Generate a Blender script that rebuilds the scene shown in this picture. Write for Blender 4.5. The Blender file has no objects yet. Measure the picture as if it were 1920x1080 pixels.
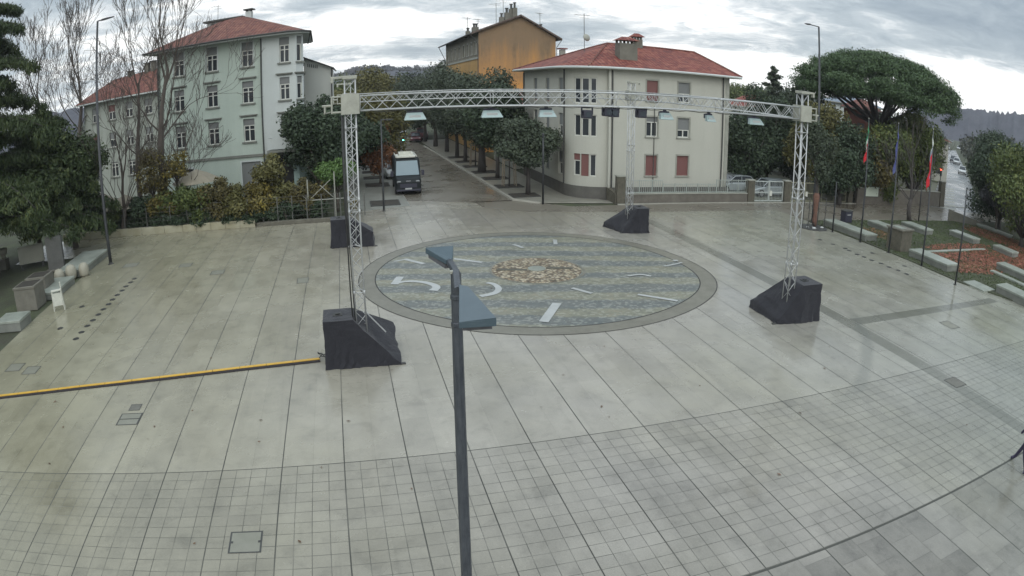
import bpy, bmesh, math, random
import numpy as np
from mathutils import Vector, Matrix
# Units are metres. World X runs along the paving's cross joints, world Y along its long joints, Z up.
# The camera stands at the origin, 8 m above the square.
PI = math.pi
rad = math.radians
sc = bpy.context.scene
COL = sc.collection
rng = random.Random(7)

# ------------------------------------------------------------------ materials
def mat(name, color, rough=0.7, metal=0.0, spec=None, emit=None):
    m = bpy.data.materials.new(name); m.use_nodes = True
    b = m.node_tree.nodes['Principled BSDF']
    b.inputs['Base Color'].default_value = (*color, 1)
    b.inputs['Roughness'].default_value = rough
    b.inputs['Metallic'].default_value = metal
    if spec is not None: b.inputs['Specular IOR Level'].default_value = spec
    if emit:
        b.inputs['Emission Color'].default_value = (*emit[0], 1)
        b.inputs['Emission Strength'].default_value = emit[1]
    return m

class NT:
    """small helper to wire node trees"""
    def __init__(s, m): s.t = m.node_tree; s.b = s.t.nodes.get('Principled BSDF')
    def n(s, kind, **kw):
        x = s.t.nodes.new(kind)
        for k, v in kw.items(): setattr(x, k, v)
        return x
    def l(s, a, b): s.t.links.new(a, b)
    def m(s, op, a, b=None, c=None, clamp=False):
        x = s.n('ShaderNodeMath', operation=op, use_clamp=clamp)
        for i, v in enumerate((a, b, c)):
            if v is None: continue
            if isinstance(v, (int, float)): x.inputs[i].default_value = v
            else: s.l(v, x.inputs[i])
        return x.outputs[0]
    def noise(s, vec, scale, detail=4, rough=0.55, dist=0):
        x = s.n('ShaderNodeTexNoise'); x.inputs['Scale'].default_value = scale
        x.inputs['Detail'].default_value = detail; x.inputs['Roughness'].default_value = rough
        x.inputs['Distortion'].default_value = dist
        if vec is not None: s.l(vec, x.inputs['Vector'])
        return x.outputs['Fac']
    def mix(s, f, a, b, blend='MIX'):
        x = s.n('ShaderNodeMix', data_type='RGBA', blend_type=blend)
        if isinstance(f, (int, float)): x.inputs[0].default_value = f
        else: s.l(f, x.inputs[0])
        for i, v in ((6, a), (7, b)):
            if isinstance(v, tuple): x.inputs[i].default_value = (*v[:3], 1)
            else: s.l(v, x.inputs[i])
        return x.outputs[2]
    def ramp(s, f, stops):
        x = s.n('ShaderNodeValToRGB'); e = x.color_ramp.elements
        while len(e) < len(stops): e.new(0.5)
        for q, (p, c) in zip(e, stops):
            q.position = p; q.color = (*c, 1) if isinstance(c, tuple) else (c, c, c, 1)
        s.l(f, x.inputs[0]); return x.outputs[0]
    def maprange(s, v, a, b, c=0.0, d=1.0, smooth=False):
        x = s.n('ShaderNodeMapRange')
        if smooth: x.interpolation_type = 'SMOOTHSTEP'
        s.l(v, x.inputs[0])
        for i, q in enumerate((a, b, c, d)): x.inputs[i + 1].default_value = q
        return x.outputs[0]
    def coord(s, kind='Object'):
        return s.n('ShaderNodeTexCoord').outputs[kind]
    def bump(s, h, strength=0.3, dist=0.02):
        x = s.n('ShaderNodeBump'); x.inputs['Strength'].default_value = strength
        x.inputs['Distance'].default_value = dist
        s.l(h, x.inputs['Height']); s.l(x.outputs[0], s.b.inputs['Normal'])

def plaster(name, c1, c2, scale=0.5, streak=True, rough=0.85, amt=1.0):
    """wall render with blotches and vertical weather streaks"""
    m = mat(name, c1, rough); q = NT(m); co = q.coord()
    f = q.noise(co, scale, 6, 0.62)
    mp = q.n('ShaderNodeMapping'); mp.inputs['Scale'].default_value = (1.3, 1.3, 0.16)
    q.l(co, mp.inputs[0])
    g = q.noise(mp.outputs[0], 1.2, 5, 0.6)
    h = q.m('MULTIPLY', f, g) if streak else q.m('MULTIPLY', f, 0.55)
    h = q.maprange(h, 0.17, 0.40, 0, amt)
    fine = q.noise(co, 14, 3)
    col = q.mix(h, c2, c1)
    col = q.mix(q.maprange(fine, 0.3, 0.7, 0.0, 0.12), col, tuple(x * 0.6 for x in c2))
    q.l(col, q.b.inputs['Base Color'])
    q.bump(fine, 0.25, 0.01)
    return m

def leafmat(name, c1, c2, c3=None, rough=0.6, trans=0.0):
    m = mat(name, c1, rough, spec=0.25); q = NT(m)
    r = q.n('ShaderNodeNewGeometry').outputs['Random Per Island']
    co = q.coord()
    f = q.noise(co, 0.55, 4, 0.6)
    st = [(0.0, c1), (0.6, c2)] + ([(1.0, c3)] if c3 else [])
    h = q.m('ADD', q.m('MULTIPLY', r, 0.5), q.m('MULTIPLY', q.maprange(f, 0.3, 0.7), 0.5))
    q.l(q.ramp(h, st), q.b.inputs['Base Color'])
    return m

def bark(name, c1=(0.075, 0.062, 0.05), c2=(0.14, 0.12, 0.10)):
    m = mat(name, c1, 0.9); q = NT(m); co = q.coord()
    mp = q.n('ShaderNodeMapping'); mp.inputs['Scale'].default_value = (1, 1, 0.25); q.l(co, mp.inputs[0])
    f = q.noise(mp.outputs[0], 9, 5, 0.6)
    q.l(q.mix(f, c1, c2), q.b.inputs['Base Color']); q.bump(f, 0.6, 0.03)
    return m

def stone(name, c1, c2, scale=3.0, rough=0.75, wet=0.0):
    m = mat(name, c1, rough); q = NT(m); co = q.coord()
    f = q.noise(co, scale, 7, 0.65); g = q.noise(co, scale * 0.2, 3)
    h = q.m('ADD', q.m('MULTIPLY', f, 0.6), q.m('MULTIPLY', g, 0.4))
    q.l(q.mix(q.maprange(h, 0.32, 0.66), c1, c2), q.b.inputs['Base Color'])
    q.bump(f, 0.35, 0.015)
    return m

def tiles(name, c1, c2, c3, axis='X', pitch=0.28):
    """clay tile roof: rows of half-round channels across the slope (along the local axis given) with mottled colour"""
    m = mat(name, c1, 0.8); q = NT(m); co = q.coord()
    sx = q.n('ShaderNodeSeparateXYZ'); q.l(co, sx.inputs[0])
    a = sx.outputs[axis]
    w = q.m('ABSOLUTE', q.m('SINE', q.m('MULTIPLY', a, PI / pitch)))
    zz = q.m('FRACT', q.m('MULTIPLY', sx.outputs['Z'], 6.0))
    f = q.noise(co, 1.1, 5, 0.7)
    v = q.n('ShaderNodeTexVoronoi'); v.inputs['Scale'].default_value = 3.6; q.l(co, v.inputs['Vector'])
    sp = q.n('ShaderNodeSeparateColor'); q.l(v.outputs['Color'], sp.inputs[0])
    h = q.m('ADD', q.m('MULTIPLY', sp.outputs[0], 0.5), q.m('MULTIPLY', f, 0.6))
    col = q.ramp(h, [(0.2, c2), (0.5, c1), (0.85, c3)])
    col = q.mix(q.maprange(w, 0.0, 0.35, 0.55, 0.0), col, tuple(x * 0.3 for x in c2))
    q.l(col, q.b.inputs['Base Color'])
    q.bump(q.m('ADD', w, q.m('MULTIPLY', zz, 0.25)), 0.9, 0.06)
    return m

# ------------------------------------------------------------------ mesh building
class MB:
    def __init__(s): s.v = []; s.f = []
    def add(s, vs, fs):
        o = len(s.v); s.v += [tuple(map(float, p)) for p in vs]; s.f += [tuple(i + o for i in f) for f in fs]; return s
    def box(s, c, size, rz=0.0, taper=1.0):
        x, y, z = c; a, b, h = size[0] / 2, size[1] / 2, size[2] / 2
        cs, sn = math.cos(rz), math.sin(rz); vs = []
        for dz in (-h, h):
            k = taper if dz > 0 else 1.0
            for dx, dy in ((-a, -b), (a, -b), (a, b), (-a, b)):
                dx *= k; dy *= k
                vs.append((x + dx * cs - dy * sn, y + dx * sn + dy * cs, z + dz))
        return s.add(vs, [(0, 3, 2, 1), (4, 5, 6, 7), (0, 1, 5, 4), (1, 2, 6, 5), (2, 3, 7, 6), (3, 0, 4, 7)])
    def b2(s, x0, x1, y0, y1, z0, z1):
        return s.box(((x0 + x1) / 2, (y0 + y1) / 2, (z0 + z1) / 2), (abs(x1 - x0), abs(y1 - y0), abs(z1 - z0)))
    def tube(s, p, q, r0, r1=None, n=6, cap=True):
        p = Vector(p); q = Vector(q); d = q - p
        if d.length < 1e-6: return s
        r1 = r0 if r1 is None else r1
        d.normalize(); a = d.orthogonal().normalized(); b = d.cross(a)
        vs = []
        for c, r in ((p, r0), (q, r1)):
            for i in range(n):
                t = 2 * PI * i / n; vs.append(c + a * (r * math.cos(t)) + b * (r * math.sin(t)))
        fs = [(i, (i + 1) % n, n + (i + 1) % n, n + i) for i in range(n)]
        if cap: fs += [tuple(range(n - 1, -1, -1)), tuple(range(n, 2 * n))]
        return s.add(vs, fs)
    def path(s, pts, r, n=6):
        if isinstance(r, (int, float)): r = [r] * len(pts)
        pts = [Vector(p) for p in pts]; vs = []; a = None
        for i, p in enumerate(pts):
            d = (pts[min(i + 1, len(pts) - 1)] - pts[max(i - 1, 0)]).normalized()
            a = d.orthogonal().normalized() if a is None else (a - d * a.dot(d)).normalized()
            b = d.cross(a)
            for k in range(n):
                t = 2 * PI * k / n; vs.append(p + (a * math.cos(t) + b * math.sin(t)) * r[i])
        fs = []
        for i in range(len(pts) - 1):
            for k in range(n):
                fs.append((i * n + k, i * n + (k + 1) % n, (i + 1) * n + (k + 1) % n, (i + 1) * n + k))
        fs += [tuple(range(n - 1, -1, -1)), tuple(range((len(pts) - 1) * n, len(pts) * n))]
        return s.add(vs, fs)
    def lathe(s, c, prof, n=16, sx=1.0, sy=1.0, rot=None):
        vs = []; R = rot or Matrix.Identity(3)
        for r, z in prof:
            for i in range(n):
                t = 2 * PI * i / n
                vs.append(Vector(c) + R @ Vector((r * math.cos(t) * sx, r * math.sin(t) * sy, z)))
        fs = [(j * n + i, j * n + (i + 1) % n, (j + 1) * n + (i + 1) % n, (j + 1) * n + i) for j in range(len(prof) - 1) for i in range(n)]
        fs += [tuple(range(n - 1, -1, -1)), tuple(range((len(prof) - 1) * n, len(prof) * n))]
        return s.add(vs, fs)
    def prism(s, poly, z0, z1):
        """vertical prism over a polygon (counter-clockwise in plan)"""
        n = len(poly); vs = [(x, y, z0) for x, y in poly] + [(x, y, z1) for x, y in poly]
        return s.add(vs, [tuple(range(n - 1, -1, -1)), tuple(range(n, 2 * n))] + [(i, (i + 1) % n, n + (i + 1) % n, n + i) for i in range(n)])
    def slab(s, pts, t):
        """3-D polygon thickened downwards by t"""
        n = len(pts); vs = list(pts) + [(x, y, z - t) for x, y, z in pts]
        return s.add(vs, [tuple(range(n)), tuple(range(2 * n - 1, n - 1, -1))] + [(i, n + i, n + (i + 1) % n, (i + 1) % n) for i in range(n)])
    def sheet(s, poly, z):
        return s.add([(x, y, z) for x, y in poly], [tuple(range(len(poly)))])
    def build(s, name, m, parent=None, smooth=False, bevel=0.0, loc=None, rz=None, fix=True):
        me = bpy.data.meshes.new(name)
        me.from_pydata(s.v, [], s.f)
        if fix:
            bm = bmesh.new(); bm.from_mesh(me); bmesh.ops.recalc_face_normals(bm, faces=bm.faces); bm.to_mesh(me); bm.free()
        if smooth:
            me.polygons.foreach_set('use_smooth', [True] * len(me.polygons))
        me.materials.append(m)
        o = bpy.data.objects.new(name, me); COL.objects.link(o)
        if bevel:
            b = o.modifiers.new('bevel', 'BEVEL'); b.width = bevel; b.segments = 2; b.limit_method = 'ANGLE'
        if parent: o.parent = parent
        if loc: o.location = loc
        if rz is not None: o.rotation_euler.z = rz
        return o

def tag(o, label=None, cat=None, group=None, kind=None):
    if label: o['label'] = label
    if cat: o['category'] = cat
    if group: o['group'] = group
    if kind: o['kind'] = kind
    return o
def thing(name, label, cat, loc=(0, 0, 0), rz=0.0, group=None):
    o = bpy.data.objects.new(name, None); COL.objects.link(o)
    o.empty_display_size = 0.2
    o.location = loc; o.rotation_euler.z = rz
    return tag(o, label, cat, group)
KIDS = {}
def children(o): return [c for c in COL.objects if c.parent is o]
def dup(root, loc, rz=0.0, label=None, group=None, scale=None):
    def cp(o, par):
        c = o.copy(); COL.objects.link(c); c.parent = par
        for ch in children(o): cp(ch, c)
        return c
    r = cp(root, None); r.location = loc; r.rotation_euler.z = rz
    if label: r['label'] = label
    if group: r['group'] = group
    if scale: r.scale = scale if isinstance(scale, tuple) else (scale,) * 3
    return r
def struct(o): o['kind'] = 'structure'; return o

def leaves(name, blobs, n, size, m, parent=None, seed=1, aspect=1.6, shell=0.55, droop=0.0):
    """blobs: (x,y,z, rx,ry,rz[,weight]); n leaf-sized quads spread through them, denser towards the outside"""
    r = np.random.default_rng(seed)
    B = np.array([b[:6] for b in blobs], float)
    w = np.array([b[6] if len(b) > 6 else (b[3] * b[4] * b[5]) ** (2 / 3) for b in blobs]); w = w / w.sum()
    k = r.choice(len(B), n, p=w)
    d = r.normal(size=(n, 3)); d /= np.linalg.norm(d, axis=1)[:, None]
    rr = shell + (1 - shell) * r.random(n) ** 0.5
    rr *= 1 + 0.15 * r.normal(size=n)
    inner = r.random(n) < 0.25; rr[inner] *= r.random(inner.sum())
    c = B[k, :3] + d * B[k, 3:6] * rr[:, None]
    nrm = d * 0.7 + r.normal(size=(n, 3)) * 0.6; nrm[:, 2] += 0.25; nrm /= np.linalg.norm(nrm, axis=1)[:, None]
    a = np.cross(nrm, r.normal(size=(n, 3)));
    if droop: a[:, 2] -= droop * np.abs(a[:, 2]) + droop
    a /= np.linalg.norm(a, axis=1)[:, None]
    b = np.cross(nrm, a); b /= np.linalg.norm(b, axis=1)[:, None]
    s = size * (0.55 + 0.9 * r.random(n))[:, None]
    a = a * s * aspect / 2; b = b * s / 2
    vs = np.stack([c - a, c - b * 0.9, c + a, c + b * 0.9], 1).reshape(-1, 3)
    me = bpy.data.meshes.new(name)
    me.vertices.add(4 * n); me.vertices.foreach_set('co', vs.astype(np.float32).ravel())
    me.loops.add(4 * n); me.loops.foreach_set('vertex_index', np.arange(4 * n, dtype=np.int32))
    me.polygons.add(n); me.polygons.foreach_set('loop_start', np.arange(0, 4 * n, 4, dtype=np.int32))
    me.update(calc_edges=True); me.materials.append(m)
    o = bpy.data.objects.new(name, me); COL.objects.link(o)
    if parent: o.parent = parent
    return o

def branch_tree(mb, p, d, L, r, depth, R, spread=0.55, up=0.12, kids=(2, 3), twist=0.18, shrink=0.74, minr=0.012, segs=3):
    """recursive bare branch structure; returns the tips"""
    pts = [Vector(p)]; d = Vector(d).normalized(); rs = [r]
    for i in range(segs):
        d = (d + Vector((R.gauss(0, twist), R.gauss(0, twist), R.gauss(0, twist) + up))).normalized()
        pts.append(pts[-1] + d * (L / segs)); rs.append(max(minr, r * (1 - 0.45 * (i + 1) / segs)))
    mb.path(pts, rs, 6 if r > 0.06 else (4 if r > 0.025 else 3))
    if depth <= 0: return [pts[-1]]
    tips = []
    for k in range(R.randint(*kids)):
        t = R.uniform(0.45, 1.0) if k else 1.0
        i = min(segs - 1, int(t * segs)); q = pts[i].lerp(pts[i + 1], t * segs - i)
        ax = d.orthogonal().normalized(); ax.rotate(Matrix.Rotation(R.uniform(0, 2 * PI), 3, d))
        nd = (d + ax * R.uniform(spread * 0.5, spread * 1.25)).normalized()
        tips += branch_tree(mb, q, nd, L * R.uniform(shrink - 0.1, shrink + 0.08), max(minr, rs[i] * 0.66), depth - 1, R, spread, up, kids, twist, shrink, minr, segs)
    return tips
# ------------------------------------------------------------------ camera (a wide surveillance lens with barrel distortion)
YAW = -0.2209
cd = bpy.data.cameras.new('camera'); cam = bpy.data.objects.new('camera', cd); COL.objects.link(cam); sc.camera = cam
cd.type = 'PANO'; cd.panorama_type = 'FISHEYE_LENS_POLYNOMIAL'
cd.sensor_width = 36; cd.sensor_fit = 'HORIZONTAL'; cd.fisheye_fov = PI
K = [0.760426, 0.048111, -0.067821, 0.069436]
cd.fisheye_polynomial_k0 = 0
cd.fisheye_polynomial_k1 = -K[0] / 18; cd.fisheye_polynomial_k2 = -K[1] / 18 ** 2
cd.fisheye_polynomial_k3 = -K[2] / 18 ** 3; cd.fisheye_polynomial_k4 = -K[3] / 18 ** 4
cd.shift_x = 0.017149; cd.shift_y = 0.028298
cd.clip_start = 0.1; cd.clip_end = 4000
cam.matrix_world = Matrix.Translation((0, 0, 8)) @ Matrix.Rotation(YAW, 4, 'Z') @ Matrix.Rotation(PI / 2 - 0.328505, 4, 'X') @ Matrix.Rotation(-0.007306, 4, 'Z')

# ------------------------------------------------------------------ sky: overcast with bright breaks near the horizon
w = bpy.data.worlds.new('World'); sc.world = w; w.use_nodes = True
class WN(NT):
    def __init__(s, w): s.t = w.node_tree; s.b = None
q = WN(w); bg = w.node_tree.nodes['Background']
SUN_EL, SUN_AZ = rad(32), rad(200)
sky = q.n('ShaderNodeTexSky', sky_type='NISHITA', sun_disc=False, sun_elevation=SUN_EL, sun_rotation=SUN_AZ)
sky.air_density = 1.0; sky.dust_density = 2.0
tc = q.n('ShaderNodeTexCoord').outputs['Generated']
sx = q.n('ShaderNodeSeparateXYZ'); q.l(tc, sx.inputs[0])
az = q.m('ARCTAN2', sx.outputs[0], sx.outputs[1]); el = q.m('ARCSINE', sx.outputs[2])
# cloud layer: project the direction on a plane overhead so that the clouds flatten towards the horizon
den = q.m('ADD', q.m('MAXIMUM', sx.outputs[2], 0.0), 0.10)
cv = q.n('ShaderNodeCombineXYZ')
q.l(q.m('DIVIDE', sx.outputs[0], den), cv.inputs[0]); q.l(q.m('DIVIDE', sx.outputs[1], den), cv.inputs[1])
big = q.noise(cv.outputs[0], 0.55, 8, 0.60, 0.4)
fine = q.noise(cv.outputs[0], 2.4, 8, 0.68, 0.6)
cl = q.m('ADD', q.m('MULTIPLY', q.m('SUBTRACT', q.m('ADD', q.m('MULTIPLY', big, 0.6), q.m('MULTIPLY', fine, 0.4)), 0.5), 1.5), 0.49)
def gauss(a, e, sa, se, amp):
    da = q.m('DIVIDE', q.m('SUBTRACT', az, a), sa); de = q.m('DIVIDE', q.m('SUBTRACT', el, e), se)
    r2 = q.m('ADD', q.m('MULTIPLY', da, da), q.m('MULTIPLY', de, de))
    return q.m('MULTIPLY', q.m('EXPONENT', q.m('MULTIPLY', r2, -1.0)), amp)
acc = cl
SKY = [ # breaks in the cloud (positive) and heavy banks (negative): azimuth, elevation, widths, amount
 (0.044, 0.099, 0.12, 0.030, 0.30), (0.481, 0.141, 0.30, 0.050, 0.24),
 (0.044, 0.038, 0.16, 0.011, 0.28), (0.642, 0.035, 0.22, 0.036, 0.62),
 (1.001, 0.054, 0.15, 0.055, 0.55), (-0.256, 0.118, 0.20, 0.09, 0.16),
 (-0.43, 0.154, 0.10, 0.03, 0.16),
 (0.769, 0.103, 0.35, 0.075, -0.06), (1.005, 0.15, 0.28, 0.07, -0.10),
 (-0.441, 0.179, 0.15, 0.05, -0.06), (0.48, 0.067, 0.25, 0.03, -0.03),
 (0.376, 0.054, 0.3, 0.02, -0.02)]
for g in SKY: acc = q.m('ADD', acc, gauss(*g))
ccol = q.ramp(acc, [(0.28, (0.34, 0.41, 0.48)), (0.43, (0.47, 0.545, 0.60)), (0.53, (0.62, 0.69, 0.735)), (0.61, (0.92, 0.96, 0.98)), (0.70, (1.4, 1.4, 1.37))])
sc_ = q.n('ShaderNodeVectorMath', operation='SCALE'); q.l(ccol, sc_.inputs[0])
# an overcast sky is about three times brighter overhead than at the horizon, and this one is lighter behind the camera
ovh = q.maprange(sx.outputs[2], 0.20, 0.75, 1.0, 2.05, True)
beh = q.maprange(sx.outputs[1], -0.6, 0.1, 1.35, 1.0, True)
q.l(q.m('MULTIPLY', q.m('MULTIPLY', ovh, beh), 8.8), sc_.inputs['Scale'])
below = q.maprange(el, -0.03, 0.01)
colr = q.mix(0.93, sky.outputs[0], sc_.outputs[0])
colr = q.mix(below, (1.2, 1.3, 1.3), colr)
q.l(colr, bg.inputs[0]); bg.inputs[1].default_value = 0.1

sd = bpy.data.lights.new('sun', 'SUN'); sun = bpy.data.objects.new('sun', sd); COL.objects.link(sun)
sd.energy = 0.8; sd.angle = rad(40); sd.color = (1.0, 0.97, 0.92)
# sky sun_rotation is measured from +Y clockwise
sun.rotation_euler = Vector((-math.sin(SUN_AZ) * math.cos(SUN_EL), -math.cos(SUN_AZ) * math.cos(SUN_EL), -math.sin(SUN_EL))).to_track_quat('-Z', 'Y').to_euler()
sc.view_settings.view_transform = 'Standard'; sc.view_settings.look = 'None'
sc.view_settings.exposure = 0.20; sc.view_settings.gamma = 1.0
sc.cycles.max_bounces = 5; sc.cycles.diffuse_bounces = 2; sc.cycles.glossy_bounces = 3; sc.cycles.transparent_max_bounces = 6
sc.cycles.use_adaptive_sampling = True

# ------------------------------------------------------------------ ground
M = {}
def ground_mat():
    m = mat('soil and grass', (0.05, 0.055, 0.03), 0.95); q = NT(m); co = q.coord()
    f = q.noise(co, 0.35, 8, 0.65); g = q.noise(co, 7, 4, 0.7)
    c = q.ramp(q.m('ADD', q.m('MULTIPLY', f, 0.6), q.m('MULTIPLY', g, 0.4)), [(0.35, (0.035, 0.030, 0.020)), (0.5, (0.045, 0.052, 0.026)), (0.65, (0.07, 0.085, 0.035))])
    q.l(c, q.b.inputs['Base Color']); q.bump(g, 0.6, 0.05); return m
M['ground'] = ground_mat()
struct(MB().sheet([(-950, -200), (950, -200), (950, 1050), (-950, 1050)], -0.03).build('ground', M['ground'], fix=False))

A0, W, B0 = -9.2971, 1.4499, 12.9117
def paving():
    m = mat('pale stone paving', (0.3, 0.3, 0.28), 0.3); q = NT(m); co = q.coord()
    sx = q.n('ShaderNodeSeparateXYZ'); q.l(co, sx.inputs[0]); u, v = sx.outputs[0], sx.outputs[1]
    def brick(bw, rh, mortar, off, du=0.0, dv=0.0, sq=1):
        cb = q.n('ShaderNodeCombineXYZ'); q.l(q.m('SUBTRACT', v, B0 + dv - 40 * bw), cb.inputs[0]); q.l(q.m('SUBTRACT', u, A0 + du - 40 * W), cb.inputs[1])
        b = q.n('ShaderNodeTexBrick', offset=off, offset_frequency=2, squash=1.0)
        b.inputs['Scale'].default_value = 1.0; b.inputs['Brick Width'].default_value = bw; b.inputs['Row Height'].default_value = rh
        b.inputs['Mortar Size'].default_value = mortar; b.inputs['Mortar Smooth'].default_value = 0.3; b.inputs['Bias'].default_value = 0.0
        b.inputs['Color1'].default_value = (0, 0, 0, 1); b.inputs['Color2'].default_value = (1, 1, 1, 1); b.inputs['Mortar'].default_value = (0.5, 0.5, 0.5, 1)
        q.l(cb.outputs[0], b.inputs['Vector'])
        s_ = q.n('ShaderNodeSeparateColor'); q.l(b.outputs['Color'], s_.inputs[0])
        return b.outputs['Fac'], s_.outputs[0]
    fs, cs = brick(W / 4, W / 4, 0.0085, 0.0)          # small setts
    fb, cb_ = brick(2.9, W / 2, 0.004, 0.37)           # long smooth slabs
    fw, cw = brick(0.725, W / 2, 0.006, 0.5, dv=-0.3)       # band nearest the building
    inS = q.m('MULTIPLY', q.m('GREATER_THAN', v, 7.07), q.m('LESS_THAN', v, B0))
    inW = q.m('LESS_THAN', v, 7.07)
    def pick(s, b, w_):
        x = q.m('ADD', q.m('MULTIPLY', inS, s), q.m('MULTIPLY', inW, w_))
        rest = q.m('SUBTRACT', 1.0, q.m('ADD', inS, inW))
        return q.m('ADD', x, q.m('MULTIPLY', rest, b))
    ft, ct = brick(100.0, W, 0.016, 0.0)
    # joints fade in places where fine dirt fills or bridges them
    jn = q.maprange(q.noise(co, 0.5, 3), 0.3, 0.55, 0.65, 1.0)
    n4 = q.maprange(q.noise(co, 1.1, 4, 0.6), 0.33, 0.58, 0.35, 1.0)
    joint = q.m('MAXIMUM', q.m('MULTIPLY', pick(fs, q.m('MULTIPLY', fb, 0.45), fw), q.m('MULTIPLY', n4, 0.85)), q.m('MULTIPLY', ft, jn))
    # three cross joints that run right across
    for vv, tk in ((7.07, 0.030), (B0, 0.013)):
        d = q.m('ABSOLUTE', q.m('SUBTRACT', v, vv)); joint = q.m('MAXIMUM', joint, q.m('MULTIPLY', q.m('LESS_THAN', d, tk), 0.95))
    tone = pick(cs, cb_, cw)
    cs1, cs2 = brick(W * 3, W, 0.0, 0.33)               # groups of setts laid from one batch
    bigN = q.noise(co, 0.11, 5, 0.6); mid = q.noise(co, 0.9, 6, 0.65, 0.3); fineN = q.noise(co, 22, 3)
    mp = q.n('ShaderNodeMapping'); mp.inputs['Scale'].default_value = (1.0, 0.35, 1); q.l(co, mp.inputs[0])
    smear = q.noise(mp.outputs[0], 0.7, 5, 0.6, 0.5)
    amp = pick(0.075, 0.07, 0.16)
    t1 = q.m('ADD', q.m('MULTIPLY', q.m('SUBTRACT', tone, 0.5), amp), q.m('MULTIPLY', q.m('SUBTRACT', cs2, 0.5), 0.06))
    t2 = q.m('ADD', q.m('MULTIPLY', q.m('SUBTRACT', mid, 0.5), 0.38), q.m('MULTIPLY', q.m('SUBTRACT', fineN, 0.5), 0.12))
    t3 = q.m('MULTIPLY', q.m('SUBTRACT', smear, 0.5), 0.40)
    fade = q.maprange(q.noise(co, 1.7, 4, 0.6, 0.4), 0.52, 0.75, 0.0, 0.14)      # darker blotches and wheel dirt
    spk = q.maprange(q.noise(co, 55, 2, 0.5), 0.60, 0.72, 0.0, 0.10)
    mp2 = q.n('ShaderNodeMapping'); mp2.inputs['Scale'].default_value = (2.2, 0.16, 1); mp2.inputs['Rotation'].default_value = (0, 0, 0.25); q.l(co, mp2.inputs[0])
    trk = q.maprange(q.noise(mp2.outputs[0], 0.8, 5, 0.7, 0.3), 0.55, 0.75, 0.0, 0.10)
    t3 = q.m('SUBTRACT', t3, q.m('ADD', q.m('ADD', fade, spk), trk))
    t = q.m('ADD', q.m('ADD', t1, t2), q.m('ADD', t3, pick(0.66, 0.75, 0.54)))
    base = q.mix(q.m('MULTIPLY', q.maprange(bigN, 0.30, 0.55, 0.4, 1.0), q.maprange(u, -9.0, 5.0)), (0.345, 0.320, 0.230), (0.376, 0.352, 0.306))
    vm = q.n('ShaderNodeVectorMath', operation='SCALE'); q.l(base, vm.inputs[0]); q.l(t, vm.inputs['Scale'])
    # brownish, dirtier stone towards the road
    dirt = q.m('MULTIPLY', q.m('MULTIPLY', q.maprange(v, 33.0, 40.0), q.maprange(u, 6.5, 10.5)), q.maprange(mid, 0.3, 0.6, 0.4, 1.0))
    col = q.mix(q.m('MULTIPLY', dirt, 0.8), vm.outputs[0], (0.20, 0.180, 0.135))
    # the edges under the trees are greener and dirtier
    ed = q.m('MULTIPLY', q.m('ADD', q.maprange(u, -6.0, -16.0), q.m('MULTIPLY', q.maprange(u, 21.0, 30.0), 0.6)), q.maprange(mid, 0.25, 0.6, 0.5, 1.0))
    col = q.mix(q.m('MULTIPLY', ed, 0.42), col, (0.20, 0.20, 0.135))
    # darker bands of stone let into the paving
    def rect(u0, u1, v0, v1):
        a = q.m('MULTIPLY', q.m('GREATER_THAN', u, u0), q.m('LESS_THAN', u, u1))
        return q.m('MULTIPLY', a, q.m('MULTIPLY', q.m('GREATER_THAN', v, v0), q.m('LESS_THAN', v, v1)))
    band = q.m('MAXIMUM', rect(17.42, 18.12, -20, 38.5), rect(18.1, 29.6, 17.2, 17.85))
    band = q.m('MULTIPLY', band, q.maprange(mid, 0.2, 0.62, 0.7, 1.0))
    col = q.mix(band, col, (0.150, 0.143, 0.118))
    dx = q.m('SUBTRACT', u, 6.629); dy = q.m('SUBTRACT', v, 23.881)
    rr = q.m('SQRT', q.m('ADD', q.m('MULTIPLY', dx, dx), q.m('MULTIPLY', dy, dy)))
    dd = q.m('ABSOLUTE', q.m('SUBTRACT', q.m('ADD', rr, q.m('MULTIPLY', q.m('SUBTRACT', mid, 0.5), 0.5)), 13.305))
    tm = q.m('MULTIPLY', q.m('MULTIPLY', q.m('GREATER_THAN', u, 9.0), q.maprange(dd, 0.08, 0.34, 0.30, 0.0, True)), q.m('MULTIPLY', q.maprange(v, 11.60, 12.80), q.maprange(v, 19.40, 17.80)))
    col = q.mix(tm, col, (0.10, 0.105, 0.095))      # faint curved wheel mark
    col = q.mix(joint, col, (0.050, 0.050, 0.042))
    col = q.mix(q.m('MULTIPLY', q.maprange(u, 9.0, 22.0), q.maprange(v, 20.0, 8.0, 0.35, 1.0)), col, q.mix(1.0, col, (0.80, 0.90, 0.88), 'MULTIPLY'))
    q.l(col, q.b.inputs['Base Color'])
    wet = q.m('ADD', q.m('MULTIPLY', q.noise(co, 0.16, 6, 0.65, 0.6), 0.75), q.m('MULTIPLY', mid, 0.25))
    rg = q.m('ADD', q.maprange(wet, 0.36, 0.64, 0.06, 0.36), q.m('MULTIPLY', tone, 0.05))
    q.l(q.m('MAXIMUM', rg, q.m('MULTIPLY', joint, 0.8)), q.b.inputs['Roughness'])
    q.b.inputs['Specular IOR Level'].default_value = 0.5
    q.bump(q.m('SUBTRACT', q.m('ADD', q.m('MULTIPLY', fineN, 0.12), q.m('MULTIPLY', mid, 0.2)), joint), 0.35, 0.008)
    return m
M['paving'] = paving()
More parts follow.
